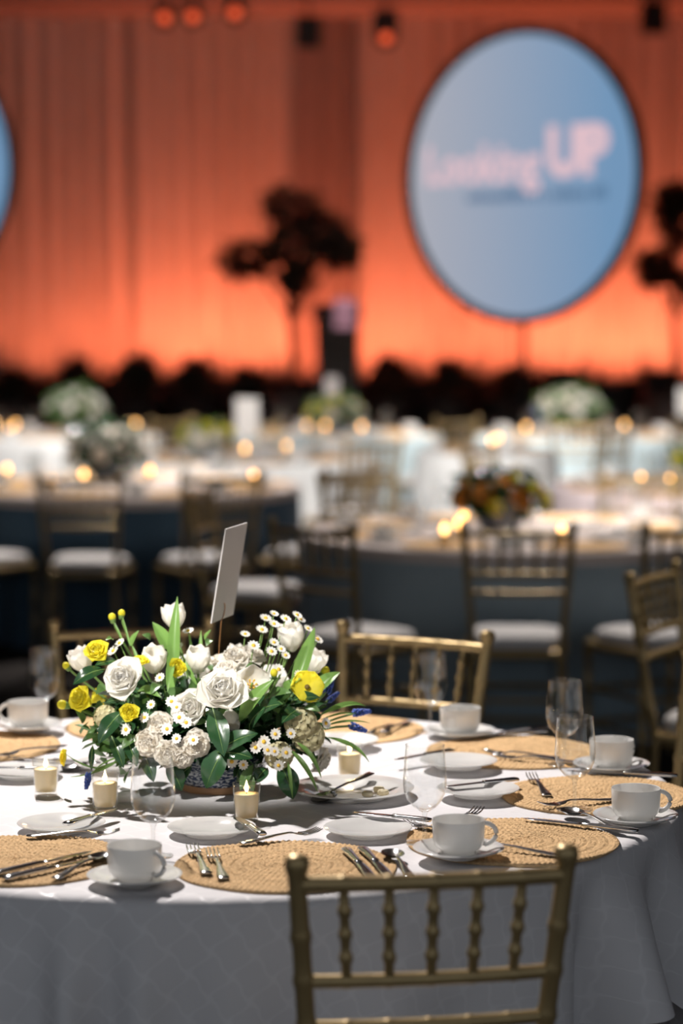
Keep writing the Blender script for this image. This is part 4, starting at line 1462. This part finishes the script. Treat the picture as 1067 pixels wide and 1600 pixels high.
# table-number card on a copper wire standing in the flowers
t = thing('table_card', (TC[0] + .0, TC[1] + .04, TZ + .075), 0, 'white card on a thin copper wire rising from the flowers', 'card')
cb = Vector((.008, 0, .254))
hv = Vector((.0285, .012, .183))
wv = Vector((.0185, .060, .001))
nn = wv.cross(hv).normalized() * .0012
vv = [cb - wv, cb + wv, cb + wv + hv, cb - wv + hv]
vv = [v_ - nn for v_ in vv] + [v_ + nn for v_ in vv]
ob('card', MB().add(vv, [(0, 1, 2, 3), (7, 6, 5, 4), (0, 4, 5, 1), (1, 5, 6, 2), (2, 6, 7, 3), (3, 7, 4, 0)]).mesh('card', M['card'], False), t)
ob('wire', MB().tube([(-.010, 0, -.04), (-.006, 0, .10), (.006, -.002, .245), (.0085, -.003, .256)], .0013, 6).mesh('wire', M['copper']), t)
lp = []
for k in range(17):
    a = 2 * PI * k / 16
    lp.append(cb + Vector((.002, -.004, .016)) + hv.normalized() * (-.016 * math.cos(a)) + Vector((.0032 * math.sin(a), .006 * math.sin(a), 0)))
ob('clip', MB().tube(lp, .0009, 5, False).mesh('clip', M['copper']), t)


# ------------------------------------------------------------------ tables in the room behind
def L_round(R, drop):
    return lambda th: R + drop


def fold_round(n, amp, ph):
    def fn(th, d, drop):
        return .01 + .03 * d + amp * d * (math.sin(n * th + ph) + .5 * math.sin((n * 2 + 3) * th + 2 * ph))
    return fn


CUP_FAR = joined([(MB().add([v.co[:] for v in me.vertices], [tuple(p.vertices) for p in me.polygons]), Matrix.Identity(4)) for me in (CUP_BODY, CUP_HANDLE)]).mesh('coffee_cup', M['china'])
GL_FAR = joined([(MB().add([v.co[:] for v in me.vertices], [tuple(p.vertices) for p in me.polygons]), Matrix.Identity(4)) for me in (GL_BOWL, GL_STEM, GL_FOOT)]).mesh('wine_glass', M['glass'])
MAT_FAR = MB().lathe([(0, .005), (.06, .006), (.12, .005), (.182, .006), (.186, .003), (.184, 0), (0, 0)], 40).mesh('placemat', M['jute'])
BOWL_FAR = MB().lathe([(0, 0), (.06, 0), (.085, .02), (.10, .07), (.095, .07), (.08, .03), (0, .02)], 24).mesh('bowl', M['bowl'])
CAR_FAR = {}
for key, mm in (('white', 'petal_white'), ('cream', 'petal_cream'), ('yellow', 'petal_yellow'), ('orange', 'orange_flower'), ('blue', 'blue')):
    CAR_FAR[key] = CAR_P.mesh('blossom', M[mm])
FOL = [leaf_cloud([(0, 0, .12, .20, .18, .09)], 420, .06, M['mid_leaf'], 91), leaf_cloud([(0, 0, .13, .2, .18, .10)], 420, .06, M['dark_leaf'], 92)]


def far_flowers(x, y, z, cols, label, sc=1.0, seed=0, dark=0, n=20, tall=1.0):
    rnd = random.Random(seed)
    t = thing('flower_arrangement', (x, y, z), 0, label, 'flowers', 'centrepieces on the tables behind')
    ob('bowl', BOWL_FAR, t)
    f = ob('foliage', FOL[dark], t, (0, 0, .035), None, (sc, sc, tall))
    tag(f, kind='stuff')
    for k in range(n):
        a = k * 2.4
        cz = 1 - (k + .5) / n
        sr = math.sqrt(1 - cz * cz)
        d = Vector((sr * math.cos(a), sr * math.sin(a), cz * .9 + .1))
        col = cols(d, rnd)
        ob('blossom', CAR_FAR[col], t, (d.x * .20 * sc, d.y * .18 * sc, (.10 + d.z * .12) * tall), orient(d), rnd.uniform(1.1, 1.6))
    return t


ORD = ['leftmost', 'second from left', 'third from left', 'fourth from left', 'fifth from left', 'sixth from left', 'seventh from left', 'eighth from left']


def far_table(x, y, R, cloth, desc, candles, chairs, power, settings=8, topper=None, spotcol=(1, .93, .88), near_chairs=False, a0=0.0, src=(0, .9)):
    tb = thing('banquet_table', (x, y, 0), 0, 'round table hidden under ' + desc, 'table', 'tables in the room behind')
    ob('table_top', MB().lathe([(0, .722), (R - .012, .722), (R - .004, .735), (R - .012, .752), (0, .752)], 40).mesh('table_top', M['wood'], True, 40), tb)
    for k in range(4):
        a = PI / 4 + k * PI / 2
        ob('leg', MB().tube([(R * .6 * math.cos(a), R * .6 * math.sin(a), .722), (R * .65 * math.cos(a), R * .65 * math.sin(a), 0)], .016, 6).mesh('leg', M['black']), tb)
    c = ob('tablecloth', cloth_mesh(R, .757, L_round(R, .745), fold_round(11, .035, x), M[cloth], 160), None, (x, y, 0))
    tag(c, 'floor-length cloth: ' + desc, 'tablecloth', 'cloths in the room behind')
    z = .758
    if topper:
        o = ob('table_overlay', MB().lathe([(0, .762), (R * .9, .762), (R + .006, .762), (R + .012, .755), (R + .013, .715), (R + .011, .715), (R + .008, .752), (R, .7595), (0, .7595)], 64).mesh('table_overlay', M[topper]), None, (x, y, 0))
        tag(o, 'pale overlay on ' + desc, 'table overlay', 'overlays in the room behind')
        z = .763
    for k in range(settings):
        a = a0 + 2 * PI * k / settings
        ux, uy = math.cos(a), math.sin(a)
        px, py = x + ux * (R - .21), y + uy * (R - .21)
        tag(ob('placemat', MAT_FAR, None, (px, py, z)), 'blurred round jute placemat on ' + desc, 'placemat', 'placemats on ' + desc)
        rx, ry = -uy, ux
        q = (px + rx * .25 - ux * .02, py + ry * .25 - uy * .02)
        tag(ob('saucer', SAUCER, None, (*q, z)), 'blurred white saucer on ' + desc, 'saucer', 'saucers on ' + desc)
        tag(ob('coffee_cup', CUP_FAR, None, (*q, z + .007), (0, 0, a)), 'blurred white coffee cup on ' + desc, 'cup', 'cups on ' + desc)
        q = (px + rx * .16 - ux * .20, py + ry * .16 - uy * .20)
        tag(ob('wine_glass', GL_FAR, None, (*q, z)), 'blurred clear wine glass on ' + desc, 'glass', 'glasses on ' + desc)
        q = (px - rx * .12 - ux * .24, py - ry * .12 - uy * .24)
        tag(ob('bread_plate', PLATE, None, (*q, z)), 'blurred white bread plate on ' + desc, 'plate', 'plates on ' + desc)
    for k, (cx, cy) in enumerate(sorted(candles)):
        w = ORD[k] + ' ' if len(candles) > 1 else 'the '
        votive(cx, cy, z, w + 'glass votive holder on ' + desc, w + 'glowing votive candle on ' + desc, 'votive holders on ' + desc, 'candles on ' + desc, far=True)
    lst = sorted([(x + math.cos(R_(a)) * (R + rr + .06), y + math.sin(R_(a)) * (R + rr + .06), a) for a, rr in chairs])
    fr = [q for q in lst if q[1] < y]
    bk = [q for q in lst if q[1] >= y]
    for L_, w in ((fr, 'in front of '), (bk, 'behind ')):
        for k, (cx, cy, a) in enumerate(L_):
            lab = ORD[k] + ' ' + w + desc if len(L_) > 1 else 'the only one ' + w + desc
            chair(cx, cy, (x - cx, y - cy), 'gold chair, ' + lab, 'chairs around ' + desc, near_chairs)
    if power:
        spot('pin_spot', (x + src[0], y + src[1], 4.2), (x, y, .6), power * 2.3, spotcol, 48, .5, .06)


# slate-blue table right behind
far_table(.74, 10.1, .90, 'cloth_slate', 'the slate-blue table at right', [(.862, 9.42), (.514, 10.12), (.405, 9.46), (.83, 10.7), (.47, 9.70)], [(62, .22), (118, .22), (15, .2)], 260, 8, 'runner', near_chairs=False, a0=.3, src=(.3, 1.2))
far_flowers(.66, 10.08, .764, lambda d, r: 'orange' if d.x < -.25 else ('yellow' if r.random() < .45 else 'orange'), 'orange and yellow flowers with dark leaves on the slate-blue table at right', .95, 3, 1, 16, 1.0)
G1 = 'chairs around the slate-blue table at right'
chair_from_back(.637, 8.66, (.05, 1), 'gold chair with its back to us, centred before the slate-blue table', G1)
chair_from_back(-.11, 8.75, (.72, .85), 'gold chair turned sideways at the left end of the slate-blue table', G1)
chair_from_back(1.27, 8.72, (-.45, 1), 'gold chair at the right edge before the slate-blue table', G1)
chair_from_back(-.62, 10.45, (.97, -.2), 'gold chair with pale seat beyond the left end of the slate-blue table', G1)
chair_from_back(.93, 7.20, (.88, -.46), 'gold chair seen side-on at right, angled away from the slate-blue table', None)

far_table(-1.13, 12.75, .90, 'cloth_navy', 'the navy table at left', [(-1.80, 13.0), (-1.443, 12.02), (-1.345, 12.6), (-1.025, 12.9), (-.454, 12.45)], [(-148, .27), (-121, .24), (-94, .24), (-67, .24), (-38, .28), (168, .25)], 330, 10, 'runner', a0=.1)
far_flowers(-1.25, 12.95, .764, lambda d, r: 'white' if r.random() < .6 else 'cream', 'white flowers with dark leaves on the navy table at left', 1.0, 5, 1, 18, 1.25)
far_table(-.62, 15.25, .85, 'cloth_white', 'the white table at centre left', [(-.598, 15.0), (-.35, 15.3)], [(-125, .25), (-55, .25), (90, .25)], 520, 8, a0=.2, src=(-.8, -4.0))
far_flowers(-.85, 15.3, .758, lambda d, r: 'yellow' if r.random() < .5 else 'cream', 'yellow and cream flowers on the white table at centre left', .9, 6, 0, 16, .9)
far_table(-2.15, 18.0, .80, 'cloth_white', 'the white table at far left', [(-2.62, 18.3), (-2.442, 18.1), (-2.40, 17.5), (-1.60, 18.1), (-1.55, 18.2)], [(-130, .25), (-45, .25)], 420, 8, src=(.6, -2.4))
far_flowers(-1.98, 17.95, .758, lambda d, r: 'white' if r.random() < .7 else 'cream', 'tall white and green flowers on the white table at far left', 1.0, 7, 0, 20, 1.5)
far_table(-.06, 18.0, .80, 'cloth_pale', 'the pale blue table at far centre', [(-.254, 17.9), (-.121, 17.9), (.148, 17.75)], [(-130, .25), (-50, .25)], 260, 8)
far_flowers(-.05, 18.1, .758, lambda d, r: 'yellow' if r.random() < .35 else 'cream', 'pale yellow-green flowers on the pale blue table at far centre', 1.0, 8, 0, 18, 1.2)
far_table(.96, 16.0, .46, 'cloth_white', 'the small white table at centre right', [(.99, 15.85), (1.05, 16.2)], [(-38, .22)], 640, 3, src=(-1.2, -2.8))
far_table(2.02, 12.8, .90, 'cloth_pink', 'the blush table at right', [(1.535, 12.35), (2.0, 12.4), (1.66, 12.2)], [(-150, .24), (-100, .24), (150, .24)], 760, 9, src=(-1.2, -4.6))
far_flowers(1.95, 12.85, .758, lambda d, r: 'yellow' if r.random() < .4 else 'cream', 'yellow and cream flowers on the blush table at right', 1.0, 9, 0, 16, 1.0)
far_table(1.80, 17.9, .82, 'cloth_pale', 'the pale blue table at far right', [(1.352, 17.7), (2.105, 18.0)], [(-97, .25), (-62, .25)], 460, 8, src=(-.6, -2.0))
far_flowers(1.68, 17.85, .758, lambda d, r: 'blue' if d.z < .15 else ('white' if r.random() < .75 else 'cream'), 'large white flowers over blue on the pale blue table at far right', 1.2, 10, 0, 26, 1.5)
# upright cards on the tables behind
for x, y, w, h, zb, lb in ((-.565, 14.45, .14, .22, .94, 'bright white upright card above the white table at centre left'), (2.48, 17.4, .12, .20, .92, 'white upright card at the right edge on the far pale blue table'), (-.07, 17.5, .10, .14, 1.06, 'small grey upright card on the pale blue table at far centre')):
    t = thing('table_card', (x, y, .758), 0, lb, 'card', 'cards on the tables behind')
    ob('card', MB().box(-w / 2, w / 2, -.002, .002, zb - .758, zb - .758 + h).mesh('card', M['card'] if w < .11 else M['china'], False), t)
    ob('wire', MB().tube([(0, .004, 0), (0, .004, zb - .70)], .003, 6).mesh('wire', M['copper']), t)
    ob('foot', MB().lathe([(0, 0), (.03, 0), (.03, .006), (.008, .012), (0, .012)], 16).mesh('foot', M['copper']), t)
